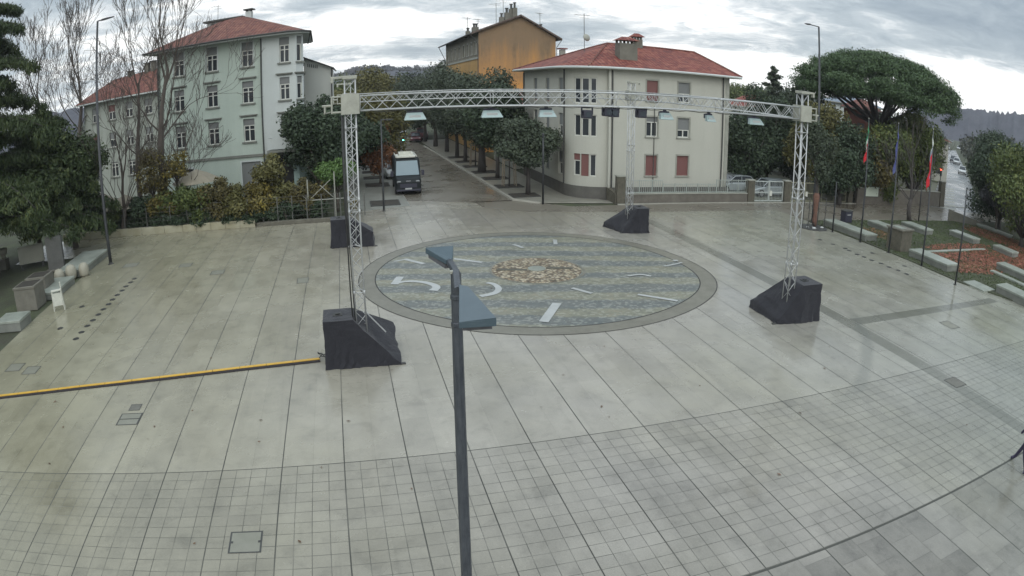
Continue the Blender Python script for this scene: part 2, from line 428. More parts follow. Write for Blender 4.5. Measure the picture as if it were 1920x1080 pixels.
struct(MB().sheet([(-15.1, -12), (60, -12), (60, 16.0), (29.75, 16.0), (29.75, 34.9), (60, 34.9), (75, 34.9), (75, 39.0), (-15.1, 39.0)][:0] or [(-15.1, -12), (31.2, -12), (31.2, 16.4), (29.75, 20.5), (29.75, 38.9), (18.2, 38.9), (11.4, 41.2), (11.4, 44.6), (9.0, 46.5), (6.0, 47.8), (0.6, 47.8), (0.3, 41.4), (-15.1, 42.6), (-23, 44.0), (-23, 38.0), (-15.1, 37.4)], 0.0).build('plaza', M['paving'], fix=False))

def asphalt(name, c1, c2, r0=0.18, r1=0.5, sc1=0.3):
    m = mat(name, c1, 0.4); q = NT(m); co = q.coord()
    f = q.noise(co, sc1, 7, 0.6, 0.4); g = q.noise(co, 9, 5, 0.7)
    q.l(q.mix(q.m('ADD', q.m('MULTIPLY', f, 0.7), q.m('MULTIPLY', g, 0.3)), c1, c2), q.b.inputs['Base Color'])
    q.l(q.maprange(f, 0.35, 0.62, r0, r1), q.b.inputs['Roughness']); q.bump(g, 0.10, 0.004); return m
M['road'] = asphalt('wet brown asphalt', (0.12, 0.105, 0.082), (0.19, 0.172, 0.140), 0.16, 0.42)
M['road2'] = asphalt('wet grey asphalt', (0.12, 0.128, 0.13), (0.19, 0.195, 0.19), 0.12, 0.35)
M['walk'] = stone('stone pavement', (0.16, 0.15, 0.12), (0.28, 0.27, 0.23), 1.5, 0.4)
M['kerb'] = stone('pale kerb stone', (0.26, 0.25, 0.21), (0.38, 0.37, 0.32), 2.5, 0.5)
M['earth'] = stone('dark planting soil', (0.02, 0.018, 0.014), (0.05, 0.042, 0.03), 6, 0.9)
# cross road in front of the villa, street going away, road to the right
struct(MB().sheet([(8.8, 42.2), (11.2, 40.2), (18.2, 38.7), (29.75, 38.7), (29.75, 34.95), (95, 34.95), (95, 41.35), (14.6, 41.35), (11.4, 44.5), (8.6, 44.5)], 0.004).build('cross_road', M['road'], fix=False))
struct(MB().sheet([(4.2, 46.5), (8.6, 44.3), (11.4, 44.3), (11.15, 62), (10.6, 90), (9.6, 130), (7, 200), (0, 200), (2.9, 130), (3.6, 90), (4.0, 62)], 0.004).build('street', M['road'], fix=False))
def road_right():
    return [(51.751, 40.969), (101.982, 77.753), (184.954, 141.56), (213.337, 156.044), (103.58, 72.065), (58.962, 38.385)]
struct(MB().sheet(road_right(), 0.008).build('road', M['road2'], fix=False))
# pavements with kerbs
M['walk2'] = stone('pale stone pavement', (0.20, 0.20, 0.17), (0.29, 0.29, 0.26), 1.0, 0.3)
k = MB(); k.prism([(11.4, 44.5), (12.9, 42.9), (17.9, 42.0), (17.9, 43.0), (15.6, 45.6), (15.6, 100), (11.0, 100), (11.15, 62)], 0.0, 0.05)
o = k.build('pavement', M['walk'], bevel=0.02); struct(o)
o2 = MB().prism([(0.9, 43.6), (4.2, 44.4), (4.0, 62), (3.6, 90), (3.3, 110), (-2, 110), (-0.5, 62)], -0.01, 0.02).build('pavement', M['walk2']); struct(o2)
kb = MB().path([(12.9, 42.75, 0.02), (11.35, 44.4, 0.02), (11.08, 62, 0.02), (10.6, 90, 0.02)], 0.14, 4)
struct(kb.build('kerb', M['kerb']))
struct(MB().prism([(18.0, 41.37), (60, 41.37), (60, 41.48), (18.0, 41.48)], 0.0, 0.06).build('kerb', M['kerb']))
# garden floor behind the left wall and lawn on the right
M['grass'] = ground_mat(); M['grass'].name = 'wet lawn'
struct(MB().prism([(29.76, 20.4), (29.76, 34.88), (85, 34.88), (85, 5), (33, 5), (31.25, 16.4)], -0.02, 0.05).build('lawn', M['grass']))
struct(MB().sheet([(18, 41.8), (75, 41.8), (75, 60), (18, 60)], 0.0).build('yard', stone('gravel yard', (0.10, 0.10, 0.07), (0.16, 0.16, 0.12), 4, 0.9), fix=False))
# pale bars that paint a reflective patch onto the wet right-hand road
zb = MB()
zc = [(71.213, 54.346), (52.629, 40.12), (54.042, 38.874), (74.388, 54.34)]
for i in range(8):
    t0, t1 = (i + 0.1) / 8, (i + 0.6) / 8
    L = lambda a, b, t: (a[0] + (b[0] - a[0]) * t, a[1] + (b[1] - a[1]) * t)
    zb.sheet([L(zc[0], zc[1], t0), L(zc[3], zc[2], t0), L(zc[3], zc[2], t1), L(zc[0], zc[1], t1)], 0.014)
M['paint'] = stone('painted pale road reflection', (0.20, 0.20, 0.17), (0.40, 0.40, 0.35), 3, 0.5)
struct(zb.build('painted_road_reflection', M['paint'], fix=False))
# hills
def hill(name, pts, depth, m, base=-2, seed=1, tree=1.2):
    R = random.Random(seed); P_ = []
    for (x0, y0, z0), (x1, y1, z1) in zip(pts, pts[1:]):
        for i in range(14):
            t = i / 14; P_.append((x0 + (x1 - x0) * t, y0 + (y1 - y0) * t, z0 + (z1 - z0) * t + R.uniform(-tree, tree)))
    P_.append(pts[-1]); vs = []
    for x, y, z in P_:
        d = Vector((x, y)).normalized()
        for k_, (dd, zz) in enumerate(((-depth, base), (-depth * 0.55, z * 0.55), (-depth * 0.2, z * 0.9), (0, z), (depth * 0.6, z * 0.8), (depth * 1.4, base))):
            vs.append((x + d.x * dd, y + d.y * dd, zz + (R.uniform(-tree, tree) if 0 < k_ < 5 else 0)))
    n = 6; fs = [(i * n + k_, (i + 1) * n + k_, (i + 1) * n + k_ + 1, i * n + k_ + 1) for i in range(len(P_) - 1) for k_ in range(n - 1)]
    return struct(MB().add(vs, fs).build(name, m, smooth=True))
def hillmat(name, c1, c2):
    m = mat(name, c1, 0.95, spec=0.1); q = NT(m); f = q.noise(q.coord(), 0.05, 8, 0.7); q.l(q.mix(q.maprange(f, 0.35, 0.65), c1, c2), q.b.inputs['Base Color']); return m
M['hill'] = hillmat('wooded winter hillside', (0.045, 0.048, 0.062), (0.085, 0.085, 0.10))  # bluish tone: the haze of distance is put into the colour
HL = [(-93.055, 693.787, 26.177), (-47.995, 698.353, 24.828), (-11.507, 699.905, 24.295), (5.344, 699.98, 27.746), (24.912, 699.557, 30.011), (63.761, 697.09, 28.673), (107.775, 691.653, 27.186), (156.68, 682.24, 25.251), (225.902, 662.547, 20.614), (298.132, 633.338, 18.833)]
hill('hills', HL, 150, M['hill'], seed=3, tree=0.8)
HR = [(220.433, 357.504, 13.166), (237.587, 346.342, 15.3), (251.588, 336.309, 14.981), (270.677, 321.145, 15.379), (291.73, 302.148, 15.724)]
hill('hills', HR, 150, hillmat('wooded green hillside', (0.04, 0.048, 0.035), (0.085, 0.09, 0.07)), seed=5, tree=2.0)
HF = [(467.608, 407.115, 25.104), (502.313, 363.431, 28.503), (518.682, 339.66, 32.109), (531.258, 319.633, 34.462), (543.319, 298.671, 39.573), (587.602, 197.798, 58.86)]
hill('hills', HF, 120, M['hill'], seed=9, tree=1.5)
HB = [(-340.377, 366.256, 42.851), (-260.654, 426.684, 24.402), (-179.807, 466.551, 18.486), (-98.942, 490.113, 14.489)]
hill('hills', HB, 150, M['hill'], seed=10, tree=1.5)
# ------------------------------------------------------------------ the round stone mosaic
CX, CY = 7.856, 26.875
def circ(r, n=96, cx=CX, cy=CY): # the ring bulges slightly on its flagpole side, as laid
    out = []
    for i in range(n):
        a = 2 * PI * i / n; k = (a + rad(25) + PI) % (2 * PI) - PI; q_ = r * (1 + 0.045 * math.exp(-(k / rad(24)) ** 2)); out.append((cx + q_ * math.cos(a), cy + q_ * math.sin(a)))
    return out
def mosaic():
    m = mat('striped mosaic', (0.2, 0.2, 0.17), 0.45); q = NT(m); co = q.coord()
    sx = q.n('ShaderNodeSeparateXYZ'); q.l(co, sx.inputs[0]); u, v = sx.outputs[0], sx.outputs[1]
    s = q.m('ADD', q.m('MULTIPLY', u, 0.219), q.m('MULTIPLY', v, 0.976))
    along = q.m('SUBTRACT', q.m('MULTIPLY', u, 0.976), q.m('MULTIPLY', v, 0.219))
    wob = q.noise(co, 0.35, 4, 0.6); wob2 = q.noise(co, 2.2, 3)
    s2 = q.m('ADD', s, q.m('ADD', q.m('MULTIPLY', q.m('SUBTRACT', wob, 0.5), 1.0), q.m('MULTIPLY', q.m('SUBTRACT', wob2, 0.5), 0.5)))
    c0 = q.n('ShaderNodeCombineXYZ'); q.l(q.m('MULTIPLY', along, 0.22), c0.inputs[0]); q.l(q.m('MULTIPLY', s, 1.1), c0.inputs[1]); blk0 = q.noise(c0.outputs[0], 1.0, 4, 0.6)
    ph = q.m('MULTIPLY', q.m('SUBTRACT', s2, 23.5), 2 * PI / 1.87)
    st = q.maprange(q.m('ADD', q.m('COSINE', ph), q.m('MULTIPLY', q.m('SUBTRACT', blk0, 0.5), 3.0)), -0.35, 0.35)
    cv = q.n('ShaderNodeCombineXYZ'); q.l(q.m('MULTIPLY', along, 0.30), cv.inputs[0]); q.l(s, cv.inputs[1])
    blk = q.noise(cv.outputs[0], 1.6, 5, 0.7)
    vo = q.n('ShaderNodeTexVoronoi'); vo.inputs['Scale'].default_value = 9; q.l(co, vo.inputs['Vector'])
    cs = q.n('ShaderNodeSeparateColor'); q.l(vo.outputs['Color'], cs.inputs[0]); chip = cs.outputs[0]
    dark = q.mix(q.maprange(blk, 0.35, 0.65), (0.092, 0.108, 0.106), (0.150, 0.158, 0.146))
    light = q.mix(q.maprange(blk, 0.3, 0.62), (0.150, 0.152, 0.112), (0.222, 0.220, 0.160))
    light = q.mix(q.m('MULTIPLY', q.m('GREATER_THAN', chip, 0.62), q.maprange(q.noise(co, 0.8, 3), 0.42, 0.6, 0.0, 0.75)), light, (0.31, 0.28, 0.19))
    col = q.mix(st, light, dark)
    col = q.mix(q.m('MULTIPLY', q.maprange(chip, 0.2, 0.9), 0.5), col, (0.085, 0.085, 0.075))
    col = q.mix(q.m('MULTIPLY', q.m('LESS_THAN', chip, 0.22), 0.4), col, (0.30, 0.30, 0.26))
    q.l(col, q.b.inputs['Base Color'])
    q.l(q.maprange(wob, 0.35, 0.6, 0.3, 0.6), q.b.inputs['Roughness']); q.bump(chip, 0.5, 0.015)
    return m
M['mosaic'] = mosaic()
M['ring'] = stone('brown stone ring', (0.115, 0.108, 0.083), (0.185, 0.175, 0.14), 2.2, 0.4)
M['joint'] = mat('dark joint', (0.035, 0.033, 0.03), 0.8)
M['marble'] = stone('white marble inlay', (0.30, 0.31, 0.30), (0.42, 0.43, 0.42), 2.5, 0.35)
def rubble():
    m = mat('rough reddish stones', (0.3, 0.24, 0.18), 0.75); q = NT(m); co = q.coord()
    vo = q.n('ShaderNodeTexVoronoi'); vo.inputs['Scale'].default_value = 7.5; q.l(co, vo.inputs['Vector'])
    cs = q.n('ShaderNodeSeparateColor'); q.l(vo.outputs['Color'], cs.inputs[0])
    col = q.ramp(cs.outputs[0], [(0.0, (0.10, 0.075, 0.05)), (0.35, (0.25, 0.19, 0.12)), (0.65, (0.33, 0.29, 0.20)), (1.0, (0.42, 0.36, 0.27))])
    col = q.mix(q.maprange(vo.outputs['Distance'], 0.35, 0.75, 0.0, 0.85), col, (0.05, 0.04, 0.03))
    q.l(col, q.b.inputs['Base Color']); q.bump(vo.outputs['Distance'], -0.9, 0.05); return m
mos = thing('mosaic_circle', 'round striped stone mosaic with white numerals set into the middle of the square', 'mosaic', (CX, CY, 0))
def onmos(o, name=None): o.parent = mos; o.matrix_parent_inverse = Matrix.Translation((-CX, -CY, 0)); return o
def annulus(r0, r1, z, name, m, n=120):
    a, b = circ(r0, n), circ(r1, n)
    return MB().add([(x, y, z) for x, y in a + b], [(i, (i + 1) % n, n + (i + 1) % n, n + i) for i in range(n)]).build(name, m, fix=False)
onmos(annulus(6.93, 7.64, 0.006, 'outer_ring', M['ring']))
onmos(annulus(7.62, 7.66, 0.009, 'edge_joint', M['joint'])); onmos(annulus(6.90, 6.95, 0.010, 'edge_joint', M['joint']))
onmos(MB().sheet(circ(6.94), 0.004).build('striped_field', M['mosaic'], fix=False))
onmos(MB().lathe((CX + .1, CY + .1, 0), [(1.97, 0.004), (1.95, 0.03), (1.4, 0.05), (0.02, 0.055)], 48).build('rubble_disc', rubble()))
onmos(annulus(1.96, 2.07, 0.012, 'inner_ring', M['ring'], 64)).location.xy = (0.1, 0.1)
dd = MB(); a_ = Vector((0.966, -0.259, 0)); b_ = Vector((0.259, 0.966, 0)); c_ = Vector((CX + .1, CY + .1, 0.06))
M['slate'] = mat('dark wet slate', (0.07, 0.065, 0.045), 0.5)
for t0, t1, s_ in ((-1.75, -0.42, -0.16), (0.42, 1.6, 0.16)):
    dd = MB(); dd.add([c_ + a_ * t0 + b_ * (s_ - 0.13), c_ + a_ * t1 + b_ * (s_ - 0.13), c_ + a_ * t1 + b_ * (s_ + 0.13), c_ + a_ * t0 + b_ * (s_ + 0.13)], [(0, 1, 2, 3)])
    onmos(dd.build('groove', M['slate'], fix=False))

onmos(MB().lathe((CX + .1, CY + .1, 0.03), [(0.40, 0.0), (0.40, 0.05), (0.36, 0.065), (0.02, 0.066)], 32).build('centre_plate', stone('dull grey plate', (0.17, 0.18, 0.155), (0.24, 0.25, 0.21), 6, 0.5)))
SZ = [0.0125]
def stroke(pts, wd, name='inlay', taper=None):
    SZ[0] += 0.0012; zs = SZ[0]
    pts = [Vector((x, y, 0)) for x, y in pts]; vs = []
    # resample with a smooth curve through the given points
    if len(pts) > 2:
        out = []
        for i in range(len(pts) - 1):
            p0, p1, p2, p3 = pts[max(i - 1, 0)], pts[i], pts[i + 1], pts[min(i + 2, len(pts) - 1)]
            for k in range(6):
                t = k / 6; out.append(0.5 * ((2 * p1) + (p2 - p0) * t + (2 * p0 - 5 * p1 + 4 * p2 - p3) * t * t + (3 * p1 - p0 - 3 * p2 + p3) * t ** 3))
        pts = out + [pts[-1]]
    n = len(pts)
    for i, p in enumerate(pts):
        d = (pts[min(i + 1, n - 1)] - pts[max(i - 1, 0)]).normalized(); s = Vector((-d.y, d.x, 0))
        w_ = wd * (1 if not taper else taper[0] + (taper[1] - taper[0]) * i / (n - 1)) / 2
        vs += [(p.x + s.x * w_, p.y + s.y * w_, zs), (p.x - s.x * w_, p.y - s.y * w_, zs)]
    return onmos(MB().add(vs, [(2 * i, 2 * i + 1, 2 * i + 3, 2 * i + 2) for i in range(n - 1)]).build(name, M['marble'], fix=False))
stroke([(1.969, 30.031), (2.551, 30.25)], 0.14); stroke([(2.504, 30.284), (3.289, 29.217)], 0.24)
stroke([(4.757, 29.722), (5.891, 28.752)], 0.22)
stroke([(2.035, 27.396), (1.697, 26.343)], 0.34)
stroke([(1.663, 26.391), (2.216, 26.634), (2.852, 26.377), (3.254, 25.885), (3.336, 25.466), (3.144, 25.079)], 0.30, taper=(0.6, 1.25))
stroke([(5.432, 25.593), (5.673, 25.304), (5.716, 24.68), (5.413, 24.155), (4.824, 23.927)], 0.30, taper=(0.7, 1.0))
stroke([(8.115, 31.767), (8.418, 30.96)], 0.20); stroke([(10.5, 32.259), (10.221, 31.285)], 0.20)
stroke([(8.59, 24.071), (9.129, 23.213)], 0.20); stroke([(7.42, 22.414), (6.355, 20.615)], 0.34)
stroke([(10.875, 22.653), (12.095, 21.539)], 0.20); stroke([(11.531, 25.122), (12.156, 25.224), (12.528, 24.874)], 0.16)
stroke([(13.862, 26.236), (14.428, 26.4), (15.057, 26.655)], 0.14); stroke([(14.77, 27.053), (15.01, 27.006)], 0.25)

# ------------------------------------------------------------------ small things let into the paving
M['iron'] = stone('dark iron frame', (0.03, 0.03, 0.028), (0.06, 0.06, 0.055), 9, 0.55)
M['lid'] = stone('stone lid', (0.17, 0.168, 0.13), (0.215, 0.21, 0.17), 3, 0.4)
M['cast'] = stone('cast iron', (0.09, 0.085, 0.07), (0.15, 0.145, 0.12), 12, 0.5)
def cover(quad, label, m=None, fr=0.035, split=False, lugs=False, group=None):
    cx = sum(p[0] for p in quad) / 4; cy = sum(p[1] for p in quad) / 4
    t = thing('access_cover', label, 'access cover', (cx, cy, 0), 0, group)
    Q = [Vector((x - cx, y - cy, 0)) for x, y in quad]
    n = 4; ins = []
    for i in range(n):
        ins.append(Q[i] * (1 - fr * 1.5 / max(0.01, Q[i].length)))
    z = 0.006
    MB().add([(p.x, p.y, z) for p in Q + ins], [(i, (i + 1) % n, n + (i + 1) % n, n + i) for i in range(n)]).build('frame', M['iron'], t, fix=False)
    MB().add([(p.x, p.y, 0.005) for p in ins], [(0, 1, 2, 3)]).build('lid', m or M['lid'], t, fix=False)
    if split:
        a, b = (ins[0] + ins[3]) / 2, (ins[1] + ins[2]) / 2; MB().tube((a.x, a.y, 0.004), (b.x, b.y, 0.004), 0.016, n=4).build('divider', M['iron'], t)
    if lugs:
        for a, b in ((ins[0], ins[3]), (ins[1], ins[2])):
            c = (a + b) / 2 * 0.94; MB().box((c.x, c.y, 0.008), (0.05, 0.06, 0.008)).build('lifting_lug', M['iron'], t)
    return t
def rq(u0, u1, v0, v1): return [(u0, v1), (u1, v1), (u1, v0), (u0, v0)]
cover(rq(-3.01, -2.33, 9.83, 10.53), 'large square access cover with two dark lugs, set among the small setts', lugs=True)
cover(rq(-7.11, -6.41, 15.43, 16.13), 'double stone access cover with a bar across, just before the yellow cable ramp', split=True)
cover(rq(-6.95, -6.58, 16.30, 16.70), 'small dark square cover just behind the double stone cover', M['cast'], 0.02)
cover(rq(-13.66, -12.90, 19.82, 20.53), 'outlined stone cover behind the cable ramp, of a pair the farther from the skirts')
cover(rq(-12.61, -11.92, 19.46, 20.16), 'outlined stone cover behind the cable ramp, of a pair the closer to the skirts')
cover(rq(17.65, 18.33, 11.24, 11.92), 'brown iron grating cover set in the long dark stone band', M['cast'], 0.03)
cover(rq(22.48, 23.16, 15.36, 16.20), 'outlined stone cover on wet paving beside the dark cross band, towards the lawn')
cover(rq(-7.0, -6.3, 30.34, 31.05), 'small outlined cover half way between the twin black skirts and the row of nozzles')
cover(rq(-9.15, -8.45, 32.36, 33.1), 'small outlined cover near the low hedge wall, farther back than its twin')
cover(rq(-2.5, -1.98, 27.63, 28.46), 'narrow outlined cover in front of the far black skirt, by the hedge side')
cover(rq(-12.9, -12.0, 33.6, 34.4), 'outlined cover on the paving beside the foot of the tall lamp post')
M['dark'] = mat('black grating', (0.02, 0.02, 0.018), 0.5)
DR = [(-11.26, 31.02), (-11.28, 30.38), (-11.33, 29.72), (-11.32, 29.03), (-11.35, 28.35), (-11.37, 27.68), (-11.34, 27.0), (-11.37, 26.31), (-11.37, 25.61), (-11.39, 24.9), (-11.41, 24.22), (-11.41, 23.49), (-11.39, 22.76), (-12.82, 27.03), (-12.82, 24.21)]
def drain(x, y):
    o = MB().lathe((0, 0, 0.0), [(0.15, 0.003), (0.15, 0.010), (0.13, 0.013), (0.02, 0.013)], 14).build('floor_drain', M['dark'])
    o.location = (x, y, 0); return o
d0 = drain(*DR[0]); LD = 'round dark nozzle in the long line of nozzles beside the benches and round stones'
for i, (x, y) in enumerate(DR):
    o = d0 if i == 0 else d0.copy()
    if i: COL.objects.link(o); o.location = (x, y, 0)
    tag(o, LD if i < 13 else ('single round nozzle apart from the line, on its bench side, %s' % ('closer to the lamp post', 'closer to the camera')[i - 13]), 'floor nozzle', 'round fountain nozzles in the paving')
DRR = [(26.662, 29.866), (26.805, 28.743), (26.945, 27.729), (26.831, 27.259), (26.755, 26.445), (26.799, 25.869), (26.791, 25.203), (26.953, 24.531), (26.903, 23.803), (27.035, 23.169), (27.039, 22.471), (28.244, 26.557), (28.319, 23.798)]
for i, (x, y) in enumerate(DRR):
    o = d0.copy(); COL.objects.link(o); o.location = (x, y, 0); tag(o, 'round dark nozzle in the paving beside the flagpoles', 'floor nozzle', 'round nozzles in the paving by the flagpoles')
# yellow and black cable ramp
CR = [(-17.2, 17.0), (-12.68, 17.59), (-9.35, 18.08), (-6.44, 18.44), (-3.79, 18.76), (-1.24, 18.99)]
t = thing('cable_ramp', 'long yellow topped cable protector running up to a black skirt', 'cable ramp', (CR[0][0], CR[0][1], 0))
yb, yt, yj = MB(), MB(), MB()
for (x0, y0), (x1, y1) in zip(CR, CR[1:]):
    L_ = math.hypot(x1 - x0, y1 - y0); nseg = max(1, round(L_ / 0.9)); a = math.atan2(y1 - y0, x1 - x0)
    for i in range(nseg):
        t0 = (i + .5) / nseg; c = (x0 + (x1 - x0) * t0 - CR[0][0], y0 + (y1 - y0) * t0 - CR[0][1])
        yb.box((c[0], c[1], 0.018), (L_ / nseg - 0.004, 0.30, 0.035), a, 1.0)
        yb.box((c[0], c[1], 0.040), (L_ / nseg - 0.004, 0.20, 0.010), a, 1.0)
        yt.box((c[0] - math.sin(a) * 0.02, c[1] + math.cos(a) * 0.02, 0.054), (L_ / nseg - 0.012, 0.13, 0.016), a, 1.0)
yb.build('rubber_base', mat('black rubber', (0.02, 0.016, 0.02), 0.6), t)
yt.build('lid', stone('scuffed yellow plastic', (0.42, 0.24, 0.03), (0.62, 0.38, 0.05), 2.5, 0.45), t)
R = random.Random(5); cb = MB()
for k in range(3):
    pts = [(-1.3 + 0.12 * i, 18.99 + 0.05 * k + 0.16 * math.sin(i * 1.3 + k) * (i < 5), 0.03 + 0.02 * k + (0.12 * abs(math.sin(i * 0.9 + k)))) for i in range(6)]
    cb.path(pts, 0.017, 5)
tag(cb.build('power_cable', M['dark'], smooth=True), 'black cables looping from the end of the cable ramp under the black skirt', 'cable')

# leaves and litter lying about
lt = MB(); R = random.Random(11)
spots = [(7.59, 18.023), (6.013, 14.192), (-2.708, 14.151), (-1.125, 12.774), (0.797, 11.601), (15.244, 15.774), (13.803, 14.321), (0.92, 17.812), (9.171, 14.545), (-8.604, 13.368), (-3.754, 10.161), (-2.773, 15.3), (-5.864, 14.604), (11.073, 12.116), (20.07, 12.763), (4.5, 14.612), (5.996, 13.617), (3.101, 16.995)]
for x, y in spots + [(R.uniform(-14, 29), R.uniform(8, 38)) for _ in range(45)]:
    s = R.uniform(0.03, 0.07); a = R.uniform(0, PI); c_, s_ = math.cos(a), math.sin(a)
    lt.add([(x + s * c_, y + s * s_, 0.018), (x - s * s_ * .5, y + s * c_ * .5, 0.03), (x - s * c_, y - s * s_, 0.02), (x + s * s_ * .5, y - s * c_ * .5, 0.016)], [(0, 1, 2, 3)])
tag(lt.build('fallen_leaf_litter', leafmat('dead brown leaf', (0.05, 0.035, 0.025), (0.12, 0.07, 0.04), (0.2, 0.1, 0.06)), fix=False), kind='stuff')

# ------------------------------------------------------------------ stage truss: four masts, four beams
M['alu'] = mat('weathered aluminium tube', (0.62, 0.62, 0.56), 0.45, 0.35)
q = NT(M['alu']); f = q.noise(q.coord(), 3, 5, 0.6); q.l(q.mix(f, (0.33, 0.335, 0.33), (0.52, 0.53, 0.52)), q.b.inputs['Base Color'])
M['plate'] = stone('dull aluminium plate', (0.26, 0.26, 0.22), (0.38, 0.38, 0.32), 5, 0.5)
def truss(mb, p, q, w, h, pitch, rc=0.025, rd=0.012, horiz=True, seam=None):
    """box truss from p to q: four chords with zigzag diagonals on all four faces"""
    p, q = Vector(p), Vector(q); d = (q - p); L = d.length; d.normalize()
    up = Vector((0, 0, 1)) if abs(d.z) < 0.5 else Vector((0, 1, 0))
    s = d.cross(up).normalized(); up = s.cross(d).normalized()
    C = [s * (w / 2) * a + up * (h / 2) * b for a, b in ((-1, -1), (1, -1), (1, 1), (-1, 1))]
    for c in C: mb.tube(p + c, q + c, rc, n=7)
    n = max(2, round(L / pitch)); st = L / n
    for k in range(4):
        a, b = C[k], C[(k + 1) % 4]
        for i in range(n):
            x, y = (a, b) if (i + k) % 2 == 0 else (b, a)
            mb.tube(p + d * (i * st) + x, p + d * ((i + 1) * st) + y, rd, n=5, cap=False)
    for i in ([0, n] if not seam else [0, n] + seam):
        z = min(L, i * st)
        for k in range(4):
            mb.tube(p + d * z + C[k], p + d * z + C[(k + 1) % 4], rd * 1.15, n=5)
            if 0 < z < L: mb.tube(p + d * (z - 0.07) + C[k], p + d * (z + 0.07) + C[k], rc * 1.35, n=7)
TW = {'fl': (0.15, 18.78), 'fr': (15.25, 18.56), 'br': (15.26, 33.5), 'bl': (0.15, 33.6)}
ZB = 7.66
tl = {'fl': 'silver lattice mast rising from the black skirt that the cable ramp reaches',
      'fr': 'silver lattice mast on the flagpole side of the mosaic, closer to the camera', 'br': 'silver lattice mast standing in front of the cream villa',
      'bl': 'silver lattice mast mostly hidden behind the one at the cable ramp'}
for k_, (x, y) in TW.items():
    t = thing('truss_mast', tl[k_], 'truss mast', (x, y, 0), 0, 'lattice masts of the stage frame')
    mb = MB(); truss(mb, (0, 0, 0.12), (0, 0, 8.35), 0.30, 0.30, 0.34, 0.023, 0.011, seam=[6, 13, 14, 20]); mb.build('lattice', M['alu'], t, smooth=True)
    hb = MB(); hb.box((0, 0, 8.42), (0.40, 0.40, 0.10)); hb.box((-0.30 if x < 8 else 0.30, 0, 8.43), (0.5, 0.12, 0.07)); hb.box((-0.5 if x < 8 else 0.5, 0, 8.36), (0.08, 0.14, 0.16)); hb.build('head_pulley', M['plate'], t, bevel=0.01)
    sb = MB(); out = -1 if x < 8 else 1
    for sx_ in (-1, 1):
        sb.box((0.235 * sx_, 0, ZB), (0.05, 0.50, 0.58)); sb.box((0, 0.235 * sx_, ZB), (0.50, 0.05, 0.58))
    for sy_ in (-0.2, 0.2):
        sb.tube((0.25 * out, sy_, ZB + 0.22), (0.52 * out, sy_, ZB + 0.22), 0.025); sb.tube((0.25 * out, sy_, ZB - 0.22), (0.52 * out, sy_, ZB - 0.22), 0.025)
        sb.tube((0.52 * out, sy_, ZB + 0.25), (0.52 * out, sy_, ZB - 0.25), 0.025)
    sb.tube((0.5 * out, 0, ZB - 0.02), (0.80 * out, 0, ZB - 0.02), 0.035); sb.tube((0.72 * out, 0, ZB - 0.02), (0.72 * out, 0, ZB - 0.22), 0.03); sb.tube((0.52 * out, 0.2, ZB - 0.2), (0.75 * out, 0, ZB - 0.24), 0.02)
    sb.build('sleeve_block', M['plate'], t)
    bs = MB()
    for a in range(4):
        c_, s_ = math.cos(a * PI / 2 + PI / 4), math.sin(a * PI / 2 + PI / 4)
        bs.tube((0, 0, 0.12), (c_ * .48, s_ * .48, 0.08), 0.04)
    if k_ == 'fl': MB().tube((0.14, -0.05, 1.55), (0.72, 0.10, 0.80), 0.022).build('brace', M['alu'], t)
    bs.build('outrigger_base', M['alu'], t)
bl_ = [('fl', 'fr', 'front silver lattice beam carrying the floodlights'), ('fr', 'br', 'silver lattice beam running back to the mast in front of the villa'),
       ('bl', 'br', 'rear silver lattice beam, seen behind the front one'), ('fl', 'bl', 'silver lattice beam running back between the two masts on the cable ramp side')]
for a, b, lab in bl_:
    p, q_ = Vector((*TW[a], ZB)), Vector((*TW[b], ZB)); d = (q_ - p).normalized()
    t = thing('truss_beam', lab, 'truss beam', p, 0, 'lattice beams of the stage frame')
    mb = MB(); L = (q_ - p).length; truss(mb, d * 0.28, d * (L - 0.28), 0.40, 0.42, 0.42, 0.023, 0.011, seam=[9, 18, 27]); mb.build('lattice', M['alu'], t, smooth=True)
# hand chains / cables on the masts
cc = MB(); x, y = TW['fl']; cc.path([(x - 0.23, y - 0.22, 7.3), (x - 0.24, y - 0.25, 4.5), (x - 0.26, y - 0.25, 2.0), (x - 0.24, y - 0.26, 1.0)], 0.022, 5); cc.path([(x - 0.19, y - 0.24, 7.3), (x - 0.2, y - 0.27, 4.0), (x - 0.18, y - 0.27, 1.0)], 0.014, 5)
tag(cc.build('power_cable', M['dark'], smooth=True), 'dark cables hanging down the mast at the cable ramp', 'cable')
cc = MB(); x, y = TW['bl']; cc.path([(x - 0.33, y - 0.22, 7.3), (x - 0.35, y - 0.25, 4.5), (x - 0.36, y - 0.25, 2.0), (x - 0.30, y - 0.26, 0.9)], 0.035, 5)
tag(cc.build('power_cable', M['dark'], smooth=True), 'dark cable hanging down the mast half hidden behind the front one', 'cable')

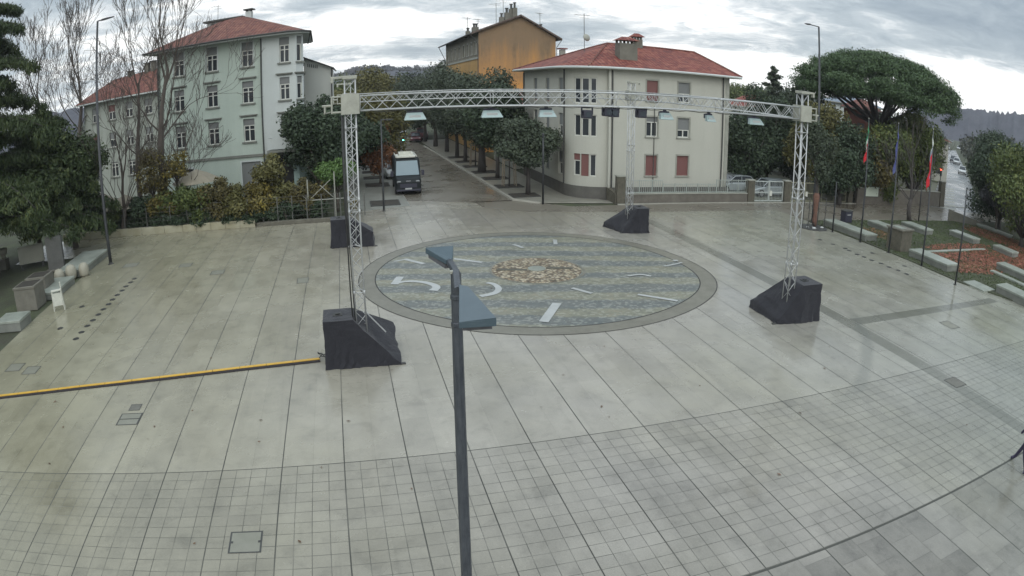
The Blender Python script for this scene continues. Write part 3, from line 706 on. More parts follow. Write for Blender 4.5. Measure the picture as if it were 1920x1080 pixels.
# black cloth skirts over the ballast, modelled as one draped surface each
def cloth():
    m = mat('black event cloth', (0.020, 0.020, 0.028), 0.75, spec=0.35); q = NT(m); co = q.coord()
    f = q.noise(co, 1.2, 5, 0.6, 0.4); g = q.noise(co, 60, 2)
    q.l(q.mix(f, (0.011, 0.011, 0.015), (0.022, 0.022, 0.028)), q.b.inputs['Base Color']); q.b.inputs['Sheen Weight'].default_value = 0.12; q.b.inputs['Sheen Roughness'].default_value = 0.5
    q.bump(q.m('ADD', f, q.m('MULTIPLY', g, 0.05)), 0.9, 0.12); return m
M['cloth'] = cloth()
def skirt(name, label, o, bx, tw, lo, hgt=1.5, seed=0):
    """o: ground origin; bx: (u0,u1,v0,v1) of the tall box; tw: mast point and height where the slope starts; lo: footprint corners (x,y,height) of the low side, near to far"""
    R = random.Random(seed)
    t = thing(name, label, 'cloth cover', (o[0], o[1], 0), 0, 'black cloth skirts at the mast feet')
    u0, u1, v0, v1 = bx; s = 1 if lo[0][0] > u1 else -1; inner = u1 if s > 0 else u0; outer = u0 if s > 0 else u1
    top = [(u0, v0, hgt), (u1, v0, hgt), (u1, v1, hgt), (u0, v1, hgt)]
    fl = 0.05
    def pull(x, y): # bottoms flare slightly outwards
        cx, cy = (u0 + u1) / 2, (v0 + v1) / 2
        return (x + (fl if x > cx else -fl), y + (fl if y > cy else -fl), 0.0)
    bot = [pull(x, y) for x, y, z in top]
    b = bmesh.new(); V_ = lambda p: b.verts.new(p)
    T = [V_(p) for p in top]; B_ = [V_(p) for p in bot]
    ni, nf, of_, on = (1, 2, 3, 0) if s > 0 else (0, 3, 2, 1) # inner near, inner far, outer far, outer near
    apx = V_((tw[0], tw[1], tw[2])); near = lo[0]; far = lo[1]
    N0, N1 = V_((near[0], near[1], 0)), V_((near[0], near[1], near[2])); F0, F1 = V_((far[0], far[1], 0)), V_((far[0], far[1], far[2]))
    b.faces.new(T); b.faces.new((T[on], T[of_], B_[of_], B_[on])); b.faces.new((T[of_], T[nf], B_[nf], B_[of_]))
    b.faces.new((T[on], B_[on], B_[ni], T[ni]))
    b.faces.new((T[ni], B_[ni], N0, N1)); b.faces.new((T[ni], N1, apx)); b.faces.new((T[ni], apx, T[nf]))
    b.faces.new((apx, N1, F1)); b.faces.new((N1, N0, F0, F1)); b.faces.new((T[nf], apx, F1)); b.faces.new((T[nf], F1, F0, B_[nf]))
    bmesh.ops.recalc_face_normals(b, faces=b.faces)
    bmesh.ops.triangulate(b, faces=b.faces)
    for _ in range(3):
        bmesh.ops.subdivide_edges(b, edges=b.edges, cuts=1, use_grid_fill=True)
    for v in b.verts:
        x, y, z = v.co
        if z < hgt - 0.02:
            k_ = max(0.0, 1 - z / hgt)
            f_ = math.sin(x * 7 + y * 5 + seed) * 0.5 + math.sin(x * 13 - y * 11 + seed) * 0.3
            nn = Vector((x - (u0 + u1) / 2, y - (v0 + v1) / 2, 0)); nn = nn.normalized() if nn.length else nn
            v.co += nn * ((0.045 * f_ + 0.03 * math.sin((x + y) * 24 + math.sin(z * 6) * 2 + seed)) * (0.25 + k_))
            sag = math.sin(min(1, z / hgt) * PI) * 0.04
            v.co -= nn * sag
            if z < 0.01: v.co.z = max(0.0, 0.03 * max(0, f_))
    me = bpy.data.meshes.new('cloth'); b.to_mesh(me); b.free(); me.polygons.foreach_set('use_smooth', [True] * len(me.polygons)); me.materials.append(M['cloth'])
    c = bpy.data.objects.new('cloth', me); COL.objects.link(c); c.parent = t
    es = c.modifiers.new('es', 'EDGE_SPLIT'); es.split_angle = rad(38)
    pm = MB(); pm.box(((u0 + u1) / 2, (v0 + v1) / 2, hgt + 0.008), (0.30, 0.24, 0.03)); pm.box(((u0 + u1) / 2, (v0 + v1) / 2, hgt + 0.04), (0.14, 0.10, 0.03)); pm.build('top_handle', M['dark'], t, bevel=0.008)
    ft = MB(); ft.box((near[0] + 0.07 * s, near[1] + 0.05, 0.02), (0.16, 0.10, 0.04)); ft.build('foot', M['iron'], t)
    return t
skirt('cloth_skirt', 'large black cloth skirt with a tall square block, where the cable ramp ends', (0, 0), (-1.0, -0.10, 18.22, 19.35), (0.12, 18.72, 1.15), [(1.22, 18.15, 0.06), (1.22, 20.0, 0.70)], 1.5, 1)
skirt('cloth_skirt', 'black cloth skirt between the mosaic and the dark stone band', (0, 0), (15.58, 16.56, 18.08, 19.2), (15.25, 18.52, 1.12), [(14.58, 18.22, 0.06), (14.63, 20.25, 0.28)], 1.45, 2)
skirt('cloth_skirt', 'black cloth skirt in front of the villa wall', (0, 0), (15.52, 16.26, 32.9, 34.0), (15.2, 33.5, 1.1), [(14.74, 33.08, 0.06), (14.28, 34.9, 0.28)], 1.4, 3)
skirt('cloth_skirt', 'black cloth skirt seen behind the front mast, towards the van', (0, 0), (-1.0, -0.1, 33.6, 34.6), (0.15, 33.65, 1.42), [(1.22, 33.35, 0.75), (1.25, 35.0, 0.7)], 1.48, 4)

# fixtures hanging from the front beam
M['flood'] = mat('pale teal lamp glass and flaps', (0.28, 0.35, 0.34), 0.35, 0.2)
M['housing'] = mat('black lamp housing', (0.03, 0.03, 0.045), 0.5)
def floodlight(label, x, y=18.66, z=None, wide=0.62, h=0.2):
    z = ZB - 0.22 if z is None else z
    t = thing('floodlight', label, 'floodlight', (x, y, z), 0, 'floodlights hanging from the front beam')
    MB().box((0, 0, -0.02), (0.09, 0.09, 0.10)).box((0, 0, -0.08), (wide * 0.66, 0.035, 0.025)).box((-wide * 0.33, 0, -0.14), (0.02, 0.035, 0.13)).box((wide * 0.33, 0, -0.14), (0.02, 0.035, 0.13)).build('yoke', M['housing'], t)
    MB().box((0, 0.05, -0.16), (wide * 0.62, 0.22, 0.15)).build('housing', M['housing'], t, bevel=0.01)
    a, b = wide * 0.36, wide * 0.5; z0, z1 = -0.12, -0.12 - h
    y0, y1 = -0.07, -0.22
    MB().add([(-a, y0, z0), (a, y0, z0), (b, y1, z1), (-b, y1, z1), (-a, y0 + .012, z0 - .012), (a, y0 + .012, z0 - .012), (b, y1 + .012, z1 - .012), (-b, y1 + .012, z1 - .012)],
             [(0, 1, 2, 3), (4, 7, 6, 5), (0, 4, 5, 1), (1, 5, 6, 2), (2, 6, 7, 3), (3, 7, 4, 0)]).build('barn_door', M['flood'], t)
    for s in (-1, 1):
        MB().add([(s * a, y0, z0), (s * b, y1, z1), (s * b, y1 + 0.16, z1), (s * a, y0 + 0.1, z0)], [(0, 1, 2, 3)]).build('side_flap', M['flood'], t)
    MB().b2(-a * .7, a * .7, y1 * .75 - 0.01, y1 * .75, z0 - h * .35, z0 - h * .7).build('lens', M['marble'], t)
    return t
def at_beam(px): pass
for x, lab, wd in ((1.945, 'leftmost pale floodlight under the front beam', 0.62), (4.128, 'second pale floodlight from the left under the front beam', 0.62),
                   (5.771, 'pale floodlight under the front beam against the villa corner and street tree', 0.52), (9.652, 'pale floodlight under the beam in front of the villa wall, right of the far mast', 0.46),
                   (11.293, 'small floodlight under the beam near the villa drainpipe', 0.34), (13.138, 'rightmost pale floodlight under the front beam, against the dark trees', 0.6)):
    floodlight(lab, x, wide=wd)
def mover(label, x, head, tall):
    t = thing('stage_light', label, 'stage light', (x, 18.66, ZB - 0.2), 0, 'dark stage lights on the front beam')
    MB().box((0, 0, -0.04), (0.34 if head else 0.12, 0.2, 0.08)).build('base', M['housing'], t, bevel=0.01)
    MB().box((-0.17, 0, -0.04 - tall / 2), (0.03, 0.08, tall)).box((0.17, 0, -0.04 - tall / 2), (0.03, 0.08, tall)).box((0, 0, -.06), (.36, .06, .03)).build('yoke', M['housing'], t, bevel=0.006)
    R_ = Matrix.Rotation(rad(62), 3, 'X')
    MB().box((0, 0.02, -tall - 0.04), (0.29, 0.30, 0.26)).build('head', M['housing'], t, bevel=.03)
    MB().lathe(Vector((0, -0.13, -tall - 0.04)), [(0.09, 0), (0.09, 0.01)], 16, rot=Matrix.Rotation(rad(90), 3, 'X')).build('lens', mat('dark glass', (0.05, 0.06, 0.07), 0.1), t)
for x, lab, hd, tl_ in ((7.044, 'dark stage light hanging alone before the rounded villa corner', False, 0.22), (7.905, 'large dark stage light beside the far mast', True, 0.16),
                  (7.713, 'small dark stage light touching the side of the large one', False, 0.14), (8.834, 'dark stage light between the villa-side mast and the next pale floodlight', True, 0.16)):
    mover(lab, x, hd, tl_)
cm = MB(); pts = []
for i in range(60):
    x = 0.7 + 15.0 * i / 59; pts.append((x, 18.5, ZB - 0.20 - 0.05 * abs(math.sin(i * 0.9)) - 0.02))
cm.path(pts, 0.014, 4); tag(cm.build('power_cable', M['dark']), 'dark cable looped along the underside of the front beam', 'cable')
# ------------------------------------------------------------------ lamps, posts, flags
M['lampgrey'] = mat('dark blue-grey lamp paint', (0.055, 0.062, 0.072), 0.42, 0.2)
M['lamppanel'] = mat('wet slate blue lamp housing', (0.07, 0.10, 0.12), 0.38, 0.1)
q = NT(M['lamppanel']); f = q.noise(q.coord(), 6, 5, .6); q.l(q.mix(f, (0.052, 0.078, 0.095), (0.078, 0.108, 0.125)), q.b.inputs['Base Color'])
M['polegrey'] = mat('dark grey pole', (0.04, 0.042, 0.045), 0.5, 0.2)
bx, by = 1.125, 6.909
t = thing('street_lamp', 'dark lamp post with two wedge shaped heads in front of the mosaic', 'street lamp', (bx, by, 0))
ztop = 5.981
MB().lathe((0, 0, 0), [(0.085, 0), (0.082, 0.6), (0.068, 4.5), (0.058, ztop)], 8).build('pole', M['lampgrey'], t, smooth=False)
q = NT(M['lampgrey']); f = q.noise(q.coord(), 7, 6, .7); mp = q.n('ShaderNodeMapping'); mp.inputs['Scale'].default_value = (1, 1, .12); q.l(q.coord(), mp.inputs[0]); g = q.noise(mp.outputs[0], 30, 4, .6)
q.l(q.mix(q.maprange(q.m('ADD', q.m('MULTIPLY', f, .5), q.m('MULTIPLY', g, .5)), .38, .62), (0.042, 0.048, 0.058), (0.078, 0.086, 0.096)), q.b.inputs['Base Color']); q.l(q.maprange(f, .3, .7, .3, .6), q.b.inputs['Roughness'])
for zz in (ztop - .62, ztop - .30): MB().lathe((0, 0, zz), [(0.066, 0), (0.070, .01), (0.070, .05), (0.066, .06)], 8).build('collar', M['lampgrey'], t)
zp = 5.99
def wedge(pts, name):
    # horizontal wedge shaped head, thin at the rim, deeper along its spine
    cx = sum(p[0] for p in pts) / len(pts) - bx; cy = sum(p[1] for p in pts) / len(pts) - by
    P3 = [(p[0] - bx, p[1] - by, p[2]) for p in pts]
    hd = MB().slab(P3, 0.06).build(name, M['lamppanel'], t, bevel=0.008)
    Q = [(cx + (p[0] - cx) * 0.8, cy + (p[1] - cy) * 0.8, p[2] - 0.062) for p in P3]
    MB().slab(Q, 0.05).build('lamp_glass', mat('frosted lamp glass', (0.10, 0.10, 0.11), 0.3), hd)
    return hd
wedge([(0.917, 5.521, 5.93), (1.253, 5.497, 5.93), (1.248, 5.499, 5.95), (1.16, 6.363, 5.99), (1.083, 6.459, 5.99)], 'lamp_head')
wedge([(1.083, 7.348, 6.02), (1.168, 7.374, 6.02), (1.202, 7.529, 6.14), (0.881, 7.541, 6.14), (0.869, 7.548, 6.12)], 'lamp_head')
MB().path([(1.056 - bx, 6.4 - by, 5.94), (0, 0, 5.99), (1.132 - bx, 7.387 - by, 5.98)], 0.045, 8).build('bracket', M['lampgrey'], t)
MB().box((-0.03, -0.02, ztop + 0.02), (0.08, 0.05, 0.03)).build('sensor', M['plate'], t)

def lamp(label, base, top, arm, r0=0.09, armt=0.045, head=0.55):
    t = thing('street_lamp', label, 'street lamp', (*base, 0))
    z = top
    MB().lathe((0, 0, 0), [(r0, 0), (r0 * .95, 1.5), (r0 * .62, z)], 10).build('pole', M['polegrey'], t, smooth=True)
    MB().lathe((0, 0, 0), [(r0 * 1.9, 0), (r0 * 1.9, 0.03), (r0 * 1.15, 0.05), (r0 * 1.1, 0.12)], 10).build('base_plate', M['iron'], t)
    a = Vector((arm[0] - base[0], arm[1] - base[1], arm[2] - z)); L = a.length; d = a.normalized()
    MB().tube((0, 0, z), d * (L - head) + Vector((0, 0, z)), armt * .8, n=8).build('arm', M['polegrey'], t)
    c = d * (L - head / 2) + Vector((0, 0, z)); s = d.cross(Vector((0, 0, 1))).normalized(); u_ = s.cross(d)
    vs = []
    for k, (w_, th) in ((-.5, (0.09, 0.05)), (-.2, (0.14, 0.05)), (.5, (0.10, 0.02))):
        for a_, b_ in ((-1, -1), (1, -1), (1, 1), (-1, 1)): vs.append(c + d * head * k + s * w_ * a_ + u_ * th * b_)
    fs = [(0, 1, 2, 3), (11, 10, 9, 8)]
    for j in (0, 4): fs += [(j + i, j + 4 + i, j + 4 + (i + 1) % 4, j + (i + 1) % 4) for i in range(4)]
    MB().add(vs, fs).build('lamp_head', M['polegrey'], t)
    return t
lamp('tall dark lamp post with one short arm, rising past the bare trees', (-14.048, 34.834), 13.80, (-13.152, 35.331, 13.93), 0.105, head=0.8)
lamp('tall dark lamp post with one short arm beside the umbrella pine', (29.734, 34.325), 13.499, (27.81, 33.449, 13.392), 0.10, head=0.6)
lamp('short street lamp with a flat arm beside the planting bed near the dark van', (2.307, 43.064), 6.05, (3.089, 43.06, 6.035), 0.07, head=0.4)
for i, (b, h, lab) in enumerate((((12.946, 42.501), 4.6, 'slim dark post on the villa pavement corner in front of a street tree'), )):
    t = thing('slim_post', lab, 'post', (*b, 0)); MB().lathe((0, 0, 0), [(0.075, 0), (0.07, 3.2), (0.05, h)], 8).build('shaft', M['polegrey'], t, smooth=True)
    MB().lathe((0, 0, h), [(0.06, 0), (0.09, 0.04), (0.09, 0.22), (0.05, 0.26)], 8).build('cap', M['polegrey'], t)
PO = [((29.352, 31.688), 3.29, 'slim dark post without a flag beside the wrapped tree'), ((29.012, 20.196), 5.15, 'slim dark post without a flag at the paving edge, closest to the camera'), ((42.317, 34.566), 3.42, 'slim dark post far back by the road, between two flagpoles')]
for b, h, lab in PO:
    t = thing('slim_post', lab, 'post', (*b, 0)); MB().lathe((0, 0, 0), [(0.055, 0), (0.05, h * .6), (0.04, h)], 8).build('shaft', M['polegrey'], t, smooth=True)
    MB().lathe((0, 0, 0), [(0.11, 0), (0.11, 0.02), (0.06, 0.03)], 10).build('foot_plate', M['iron'], t)
def flagmat(name, stops, em=None):
    m = mat(name, (1, 1, 1), 0.8); q = NT(m); tcn = q.coord('UV'); s = q.n('ShaderNodeSeparateXYZ'); q.l(tcn, s.inputs[0])
    r = q.n('ShaderNodeValToRGB'); r.color_ramp.interpolation = 'CONSTANT'; e = r.color_ramp.elements
    while len(e) < len(stops): e.new(0.5)
    for q_, (p, c) in zip(e, stops): q_.position = p; q_.color = (*c, 1)
    q.l(s.outputs[0], r.inputs[0])
    col = r.outputs[0]
    if em: col = q.mix(q.m('MULTIPLY', q.m('LESS_THAN', q.m('ABSOLUTE', q.m('SUBTRACT', s.outputs[0], em[0])), em[2]), q.m('LESS_THAN', q.m('ABSOLUTE', q.m('SUBTRACT', s.outputs[1], em[1])), 0.16)), col, em[3])
    q.l(col, q.b.inputs['Base Color']); return m
def flag(label, base, top, m, drop, spread, plabel):
    t = thing('flagpole', plabel, 'flagpole', (*base, 0), 0, 'flagpoles along the right edge of the square')
    MB().lathe((0, 0, 0), [(0.06, 0), (0.055, 2.0), (0.03, top)], 8).build('pole', M['polegrey'], t, smooth=True)
    MB().lathe((0, 0, 0), [(0.12, 0), (0.12, 0.02), (0.07, 0.03)], 10).build('foot_plate', M['iron'], t)
    MB().lathe((0, 0, top), [(0.02, 0), (0.045, 0.03), (0.02, 0.07)], 8).build('finial', M['plate'], t)
    # limp hanging cloth: hoist edge on the pole, free end hanging low
    nu, nv = 22, 10; vs = []; uvs = []
    for i in range(nu + 1):
        s = i / nu
        for j in range(nv + 1):
            k = j / nv
            h0 = top - 0.12 - k * 0.95           # hoist height
            z = h0 - s * (drop - 0.95 * k * 0.55)
            x = -0.03 - spread * (s ** 0.75) * (0.25 + 0.75 * k) * (1 - 0.35 * s)
            y = 0.07 * math.sin(s * 9 + k * 7) * (0.3 + k) - 0.03
            vs.append((x, y, z)); uvs.append((s, 1 - k))
    fs = [(i * (nv + 1) + j, (i + 1) * (nv + 1) + j, (i + 1) * (nv + 1) + j + 1, i * (nv + 1) + j + 1) for i in range(nu) for j in range(nv)]
    o = MB().add(vs, fs).build('flag', m, smooth=True, fix=False)
    ul = o.data.uv_layers.new(name='UVMap')
    for lp in o.data.loops: ul.data[lp.index].uv = uvs[lp.vertex_index]
    so = o.modifiers.new('th', 'SOLIDIFY'); so.thickness = 0.006
    o.location = (*base, 0); tag(o, label, 'flag', 'flags hanging limp on the flagpoles')
GRN, WHT, RED, BLU = (0.03, 0.20, 0.09), (0.48, 0.50, 0.45), (0.52, 0.02, 0.03), (0.07, 0.08, 0.22)
flag('limp green, white and red flag', (29.489, 29.008), 7.66, flagmat('tricolour cloth green white red', [(0, GRN), (0.40, WHT), (0.58, RED)]), 2.3, 0.42, 'dark flagpole carrying the limp green, white and red flag')
flag('limp dark blue flag on the middle flagpole', (29.649, 26.457), 7.69, flagmat('dark blue cloth', [(0, BLU), (0.4, BLU), (0.9, (0.10, 0.12, 0.26))]), 2.6, 0.45, 'dark flagpole carrying the dark blue flag')
flag('limp white, blue and red flag with a small crest', (29.735, 23.592), 7.74, flagmat('tricolour cloth white blue red', [(0, WHT), (0.17, (0.22, 0.26, 0.30)), (0.34, RED), (1, RED)], (0.74, 0.5, 0.06, (0.2, 0.3, 0.55))), 2.9, 0.55, 'dark flagpole carrying the white, blue and red flag')

# ------------------------------------------------------------------ stone benches, walls and beds
M['bench'] = stone('pale wet stone bench', (0.17, 0.185, 0.155), (0.31, 0.33, 0.285), 2.0, 0.4)
M['benchside'] = stone('darker stone bench side', (0.105, 0.11, 0.095), (0.20, 0.205, 0.18), 2.0, 0.6)
def bench(label, x0, x1, y0, y1, h=0.45, group='stone block benches', notch=None, rz=0.0):
    cx, cy = (x0 + x1) / 2, (y0 + y1) / 2; a, b = abs(x1 - x0) / 2, abs(y1 - y0) / 2
    t = thing('stone_bench', label, 'bench', (cx, cy, 0), rz, group)
    MB().b2(-a + 0.03, a - 0.03, -b + 0.03, b - 0.03, 0, h - 0.12).build('base', M['benchside'], t, bevel=0.015)
    MB().b2(-a, a, -b, b, h - 0.117, h).build('seat', M['bench'], t, bevel=0.015)
    return t
bench('short stone bench standing alone on the camera side of the concrete planters', -16.6, -15.05, 24.25, 25.55, 0.50, 'stone benches by the round stones')
bench('long stone bench behind the round stones, with brown leaves at its far end', -16.9, -15.05, 32.6, 37.2, 0.42, 'stone benches by the round stones')
bench('stone bench between the white stand and the round stones', -16.4, -15.05, 28.6, 31.45, 0.40, 'stone benches by the round stones')
M['egg'] = stone('smooth beige stone', (0.24, 0.225, 0.17), (0.36, 0.34, 0.27), 3, 0.55)
for (x, y, s, lab) in ((-16.75, 31.2, .92, 'rounded beige stone seat, the smallest, next to the planters'), (-16.3, 31.9, 1.0, 'rounded beige stone seat, second from the left'), (-15.7, 32.35, 1.08, 'rounded beige stone seat, third from the left'), (-15.0, 32.75, 1.0, 'rounded beige stone seat, rightmost, against the long bench')):
    o = MB().lathe((0, 0, 0), [(0.26, 0), (0.33, 0.12), (0.35, 0.36), (0.31, 0.56), (0.20, 0.70), (0.03, 0.75)], 20).build('rounded_stone', M['egg'], smooth=True)
    o.location = (x, y, 0); o.scale = (s * .95, s * .95, s); tag(o, lab, 'stone seat', 'rounded stone seats')
M['conc'] = stone('damp concrete', (0.10, 0.095, 0.075), (0.17, 0.16, 0.13), 2.5, 0.8)
for (x0, x1, y0, y1, h, lab) in ((-16.9, -15.55, 27.2, 28.4, 1.15, 'large damp concrete planter beside the white stand'), (-17.3, -16.0, 29.4, 30.6, 1.0, 'damp concrete planter behind the first one')):
    t = thing('concrete_planter', lab, 'planter', ((x0 + x1) / 2, (y0 + y1) / 2, 0), 0, 'concrete planters'); a, b = (x1 - x0) / 2, (y1 - y0) / 2
    MB().b2(-a, a, -b, b, 0, h).build('box', M['conc'], t, bevel=0.02)
    MB().b2(-a - .03, a + .03, -b - .03, b + .03, h - .1, h + 0.015).build('rim', M['conc'], t, bevel=0.015)
    MB().b2(-a + .1, a - .1, -b + .1, b - .1, h + 0.017, h + 0.03).build('soil', M['earth'], t)
M['whitep'] = stone('grubby white paint', (0.42, 0.42, 0.36), (0.62, 0.62, 0.55), 5, 0.6)
t = thing('folding_sign_stand', 'small white A shaped stand beside the concrete planters', 'sign stand', (-13.971, 26.7, 0), rad(20))
for s in (-1, 1):
    MB().tube((s * 0.28, 0.05, 0), (s * 0.24, -0.05, 1.0), 0.035, n=4).tube((s * 0.28, 0.40, 0), (s * 0.24, 0.05, 1.3 if s > 0 else 1.0), 0.035, n=4).build('leg', M['whitep'], t)
MB().add([(-0.24, -0.02, 0.25), (0.24, -0.02, 0.25), (0.22, -0.06, 0.85), (-0.22, -0.06, 0.85), (-0.24, 0.0, 0.25), (0.24, 0.0, 0.25), (0.22, -0.03, 0.85), (-0.22, -0.03, 0.85)], [(0, 1, 2, 3), (7, 6, 5, 4), (0, 4, 5, 1), (1, 5, 6, 2), (2, 6, 7, 3), (3, 7, 4, 0)]).build('panel', M['whitep'], t)
MB().b2(-0.26, 0.26, -0.08, 0.08, 0.94, 1.0).build('top_bar', M['whitep'], t)
t = thing('stone_slab', 'upright dark stone slab beside the long bench and round stones', 'stone slab', (-17.85, 34.823, 0), 0.2)
MB().b2(-0.55, 0.55, -0.18, 0.18, 0, 2.0).build('slab', stone('dark slate slab', (0.07, 0.07, 0.065), (0.12, 0.12, 0.11), 3, 0.7), t, bevel=0.03)
MB().b2(-0.75, 0.75, -0.35, 0.35, 0, 0.12).build('plinth', M['conc'], t, bevel=0.02)
t = thing('notice_board', 'pale blank notice board under the cedars', 'notice board', (-20.512, 36.25, 0), 0.25)
MB().b2(-0.95, 0.95, -0.08, 0.08, 0.35, 1.45).build('board', stone('dull cream board', (0.20, 0.20, 0.16), (0.27, 0.265, 0.22), 1.2, 0.6), t, bevel=0.02)
for s in (-.8, .8): MB().b2(s - .05, s + .05, -0.05, 0.05, 0, 0.37).build('leg', M['iron'], t)
t = thing('garden_urn', 'pale stone urn on a pedestal beside the notice board', 'urn', (-23.418, 37.071, 0))
MB().b2(-.3, .3, -.3, .3, 0, 0.7).build('pedestal', M['conc'], t, bevel=0.02)
MB().lathe((0, 0, 0.7), [(.2, 0), (.15, .12), (.34, .35), (.40, .62), (.34, .66), (.3, .6)], 16).build('bowl', M['egg'], t, smooth=True)

# low wall under the hedge
M['kerbwall'] = stone('stained pale stone wall', (0.20, 0.17, 0.09), (0.40, 0.385, 0.29), 0.9, 0.6)
KW = [(-21.5, 43.75), (-11.65, 41.85), (-6.07, 41.15)]
t = thing('low_wall', 'low stained stone wall with pale blocks under the hedge', 'wall', (KW[0][0], KW[0][1], 0))
wl = MB()
for i in range(11):
    s = i / 11; e = (i + 1) / 11 - 0.0012
    def pt(s):
        s *= 2; k_ = min(1, int(s)); f = s - k_; return (KW[k_][0] + (KW[k_ + 1][0] - KW[k_][0]) * f, KW[k_][1] + (KW[k_ + 1][1] - KW[k_][1]) * f)
    a, b = Vector(pt(s)), Vector(pt(min(e, 0.9999))); d = (b - a).normalized(); n_ = Vector((-d.y, d.x)) * 0.35
    o_ = Vector(KW[0]); wl.prism([tuple(a - o_), tuple(b - o_), tuple(b - o_ + n_), tuple(a - o_ + n_)], 0, 0.47)
wl.build('block_course', M['kerbwall'], t, bevel=0.012)
t = thing('low_wall', 'darker rough kerb wall between the pale blocks and the street, under the autumn shrubs', 'wall', (-6.0, 41.2, 0), rad(-5))
MB().b2(0, 6.4, 0, 0.35, 0, 0.24).build('course', stone('dark rough stone', (0.07, 0.065, 0.05), (0.14, 0.13, 0.10), 3, 0.8), t, bevel=0.02)

# right-hand benches, pillar, bin
bench('long pale stone bench beside the black bin, behind the slim post', 29.9, 31.1, 28.95, 33.4, 0.48, 'stone benches around the lawn')
bench('pale stone bench beside the squat stone pillar, at the paving edge', 30.55, 31.85, 22.1, 25.5, 0.48, 'stone benches around the lawn')
bench('stone bench at the paving edge just past the flat step stone', 31.0, 32.3, 14.6, 18.4, 0.48, 'stone benches around the lawn')
bench('low flat step stone at the paving edge behind the last slim post', 30.0, 31.3, 18.6, 20.3, 0.10, 'stone benches around the lawn')
for (px, lab) in ((((1630, 425), (1680, 441), 1.1), 'bench on the lawn between the long bench and the stone pillar'),):
    bench(lab, 34.3, 35.4, 30.6, 33.2, 0.45, 'stone benches around the lawn')
bench('stone bench on the lawn right behind the stone pillar', 37.9, 39.1, 30.2, 32.8, 0.45, 'stone benches around the lawn')
bench('short pale stone bench alone on green lawn, before the red leaves', 41.3, 42.4, 27.5, 30.2, 0.45, 'stone benches around the lawn')
bench('short pale stone bench among the red leaves', 42.0, 43.2, 23.8, 25.9, 0.45, 'stone benches around the lawn')
bench('long pale stone bench bordering the red leaves, with low edging in front', 36.4, 37.6, 16.0, 21.9, 0.48, 'stone benches around the lawn')
bench('low stone edging running in front of the long bench by the red leaves', 35.0, 35.5, 15.0, 21.5, 0.16, 'stone benches around the lawn')
bench('pale stone step behind the small loose dark tree', 50.0, 50.8, 29.0, 33.5, 0.3, 'stone benches around the lawn')
bench('thin stone edging across the lawn in front of the red leaves', 32.2, 41.0, 25.9, 26.2, 0.12, 'stone benches around the lawn')
t = thing('stone_pillar', 'squat rough stone pillar with a dark slab on top, between two benches', 'pillar', (31.15, 26.95, 0), 0.1)
M['rubble'] = stone('rough rubble masonry', (0.055, 0.05, 0.036), (0.13, 0.118, 0.088), 5.5, 0.85)
MB().b2(-.62, .62, -.62, .62, 0, 1.32).build('shaft', M['rubble'], t, bevel=0.03)
MB().b2(-.7, .7, -.7, .7, 1.322, 1.42).build('cap', M['conc'], t, bevel=0.015); MB().b2(-.55, .0, -.5, .3, 1.422, 1.47).build('plaque', M['bench'], t, bevel=0.01)
t = thing('litter_bin', 'black box shaped bin behind the long bench near the wrapped tree', 'bin', (33.0, 34.2, 0), 0.1)
MB().b2(-.42, .42, -.25, .25, 0.05, 0.85).build('body', M['housing'], t, bevel=0.03); MB().b2(-.45, .45, -.28, .28, 0.852, 0.93).build('lid', M['iron'], t, bevel=0.02)
MB().b2(-.2, .2, -.262, -.252, 0.6, 0.66).build('slot', M['marble'], t)
t = thing('retaining_wall', 'dark slanting stone wall end on the far side of the lawn', 'wall', (47.671, 35.109, 0), rad(-40))
MB().add([(0, 0, 0), (4.5, 0, 0), (4.5, .3, 0), (0, .3, 0), (0, 0, 1.0), (4.5, 0, .25), (4.5, .3, .25), (0, .3, 1.0)], [(0, 3, 2, 1), (4, 5, 6, 7), (0, 1, 5, 4), (1, 2, 6, 5), (2, 3, 7, 6), (3, 0, 4, 7)]).build('wall_face', M['conc'], t)
# fallen red leaves on the lawn
def leafcarpet(name, polys, n, m, seed=1, z=0.06, s0=0.07):
    r = random.Random(seed); mb = MB()
    for k_ in range(n):
        (cx, cy, rx, ry) = r.choices(polys, [p[2] * p[3] for p in polys])[0]
        a = r.uniform(0, 2 * PI); q_ = math.sqrt(r.random()) * r.uniform(.8, 1.1); x, y = cx + rx * q_ * math.cos(a), cy + ry * q_ * math.sin(a)
        s = s0 * r.uniform(.6, 1.5); b = r.uniform(0, PI); c_, s_ = math.cos(b), math.sin(b); t_ = r.uniform(-.5, .5) * s
        mb.add([(x + s * c_, y + s * s_, z + abs(t_)), (x - s * s_ * .7, y + s * c_ * .7, z + .02), (x - s * c_, y - s * s_, z + .004), (x + s * s_ * .7, y - s * c_ * .7, z + .01)], [(0, 1, 2, 3)])
    return tag(mb.build(name, m, fix=False), kind='stuff')
M['redleaf'] = leafmat('fallen red leaf', (0.13, 0.042, 0.026), (0.23, 0.085, 0.055), (0.30, 0.14, 0.095))
leafcarpet('fallen_red_leaves', [(36.5, 24.2, 3.4, 1.6), (40.5, 24.0, 4.2, 2.3), (45.5, 23.5, 4.0, 3.5), (41, 21.0, 3.6, 1.6), (38.5, 26.9, 4.5, .9), (36, 22.2, 4.5, 1.2), (33.9, 25.2, 1.3, .7), (48, 29, 2.5, 4)], 11000, M['redleaf'], 3, s0=0.085)
leafcarpet('fallen_brown_leaves', [(33.5, 30.5, 1.6, 2.0), (-16.2, 35.6, .5, 1.3), (34.5, 22.5, 2.5, 1.2)], 1300, leafmat('fallen brown leaf', (0.10, 0.06, 0.03), (0.2, 0.1, 0.05), (0.24, 0.17, 0.08)), 4, s0=0.07)
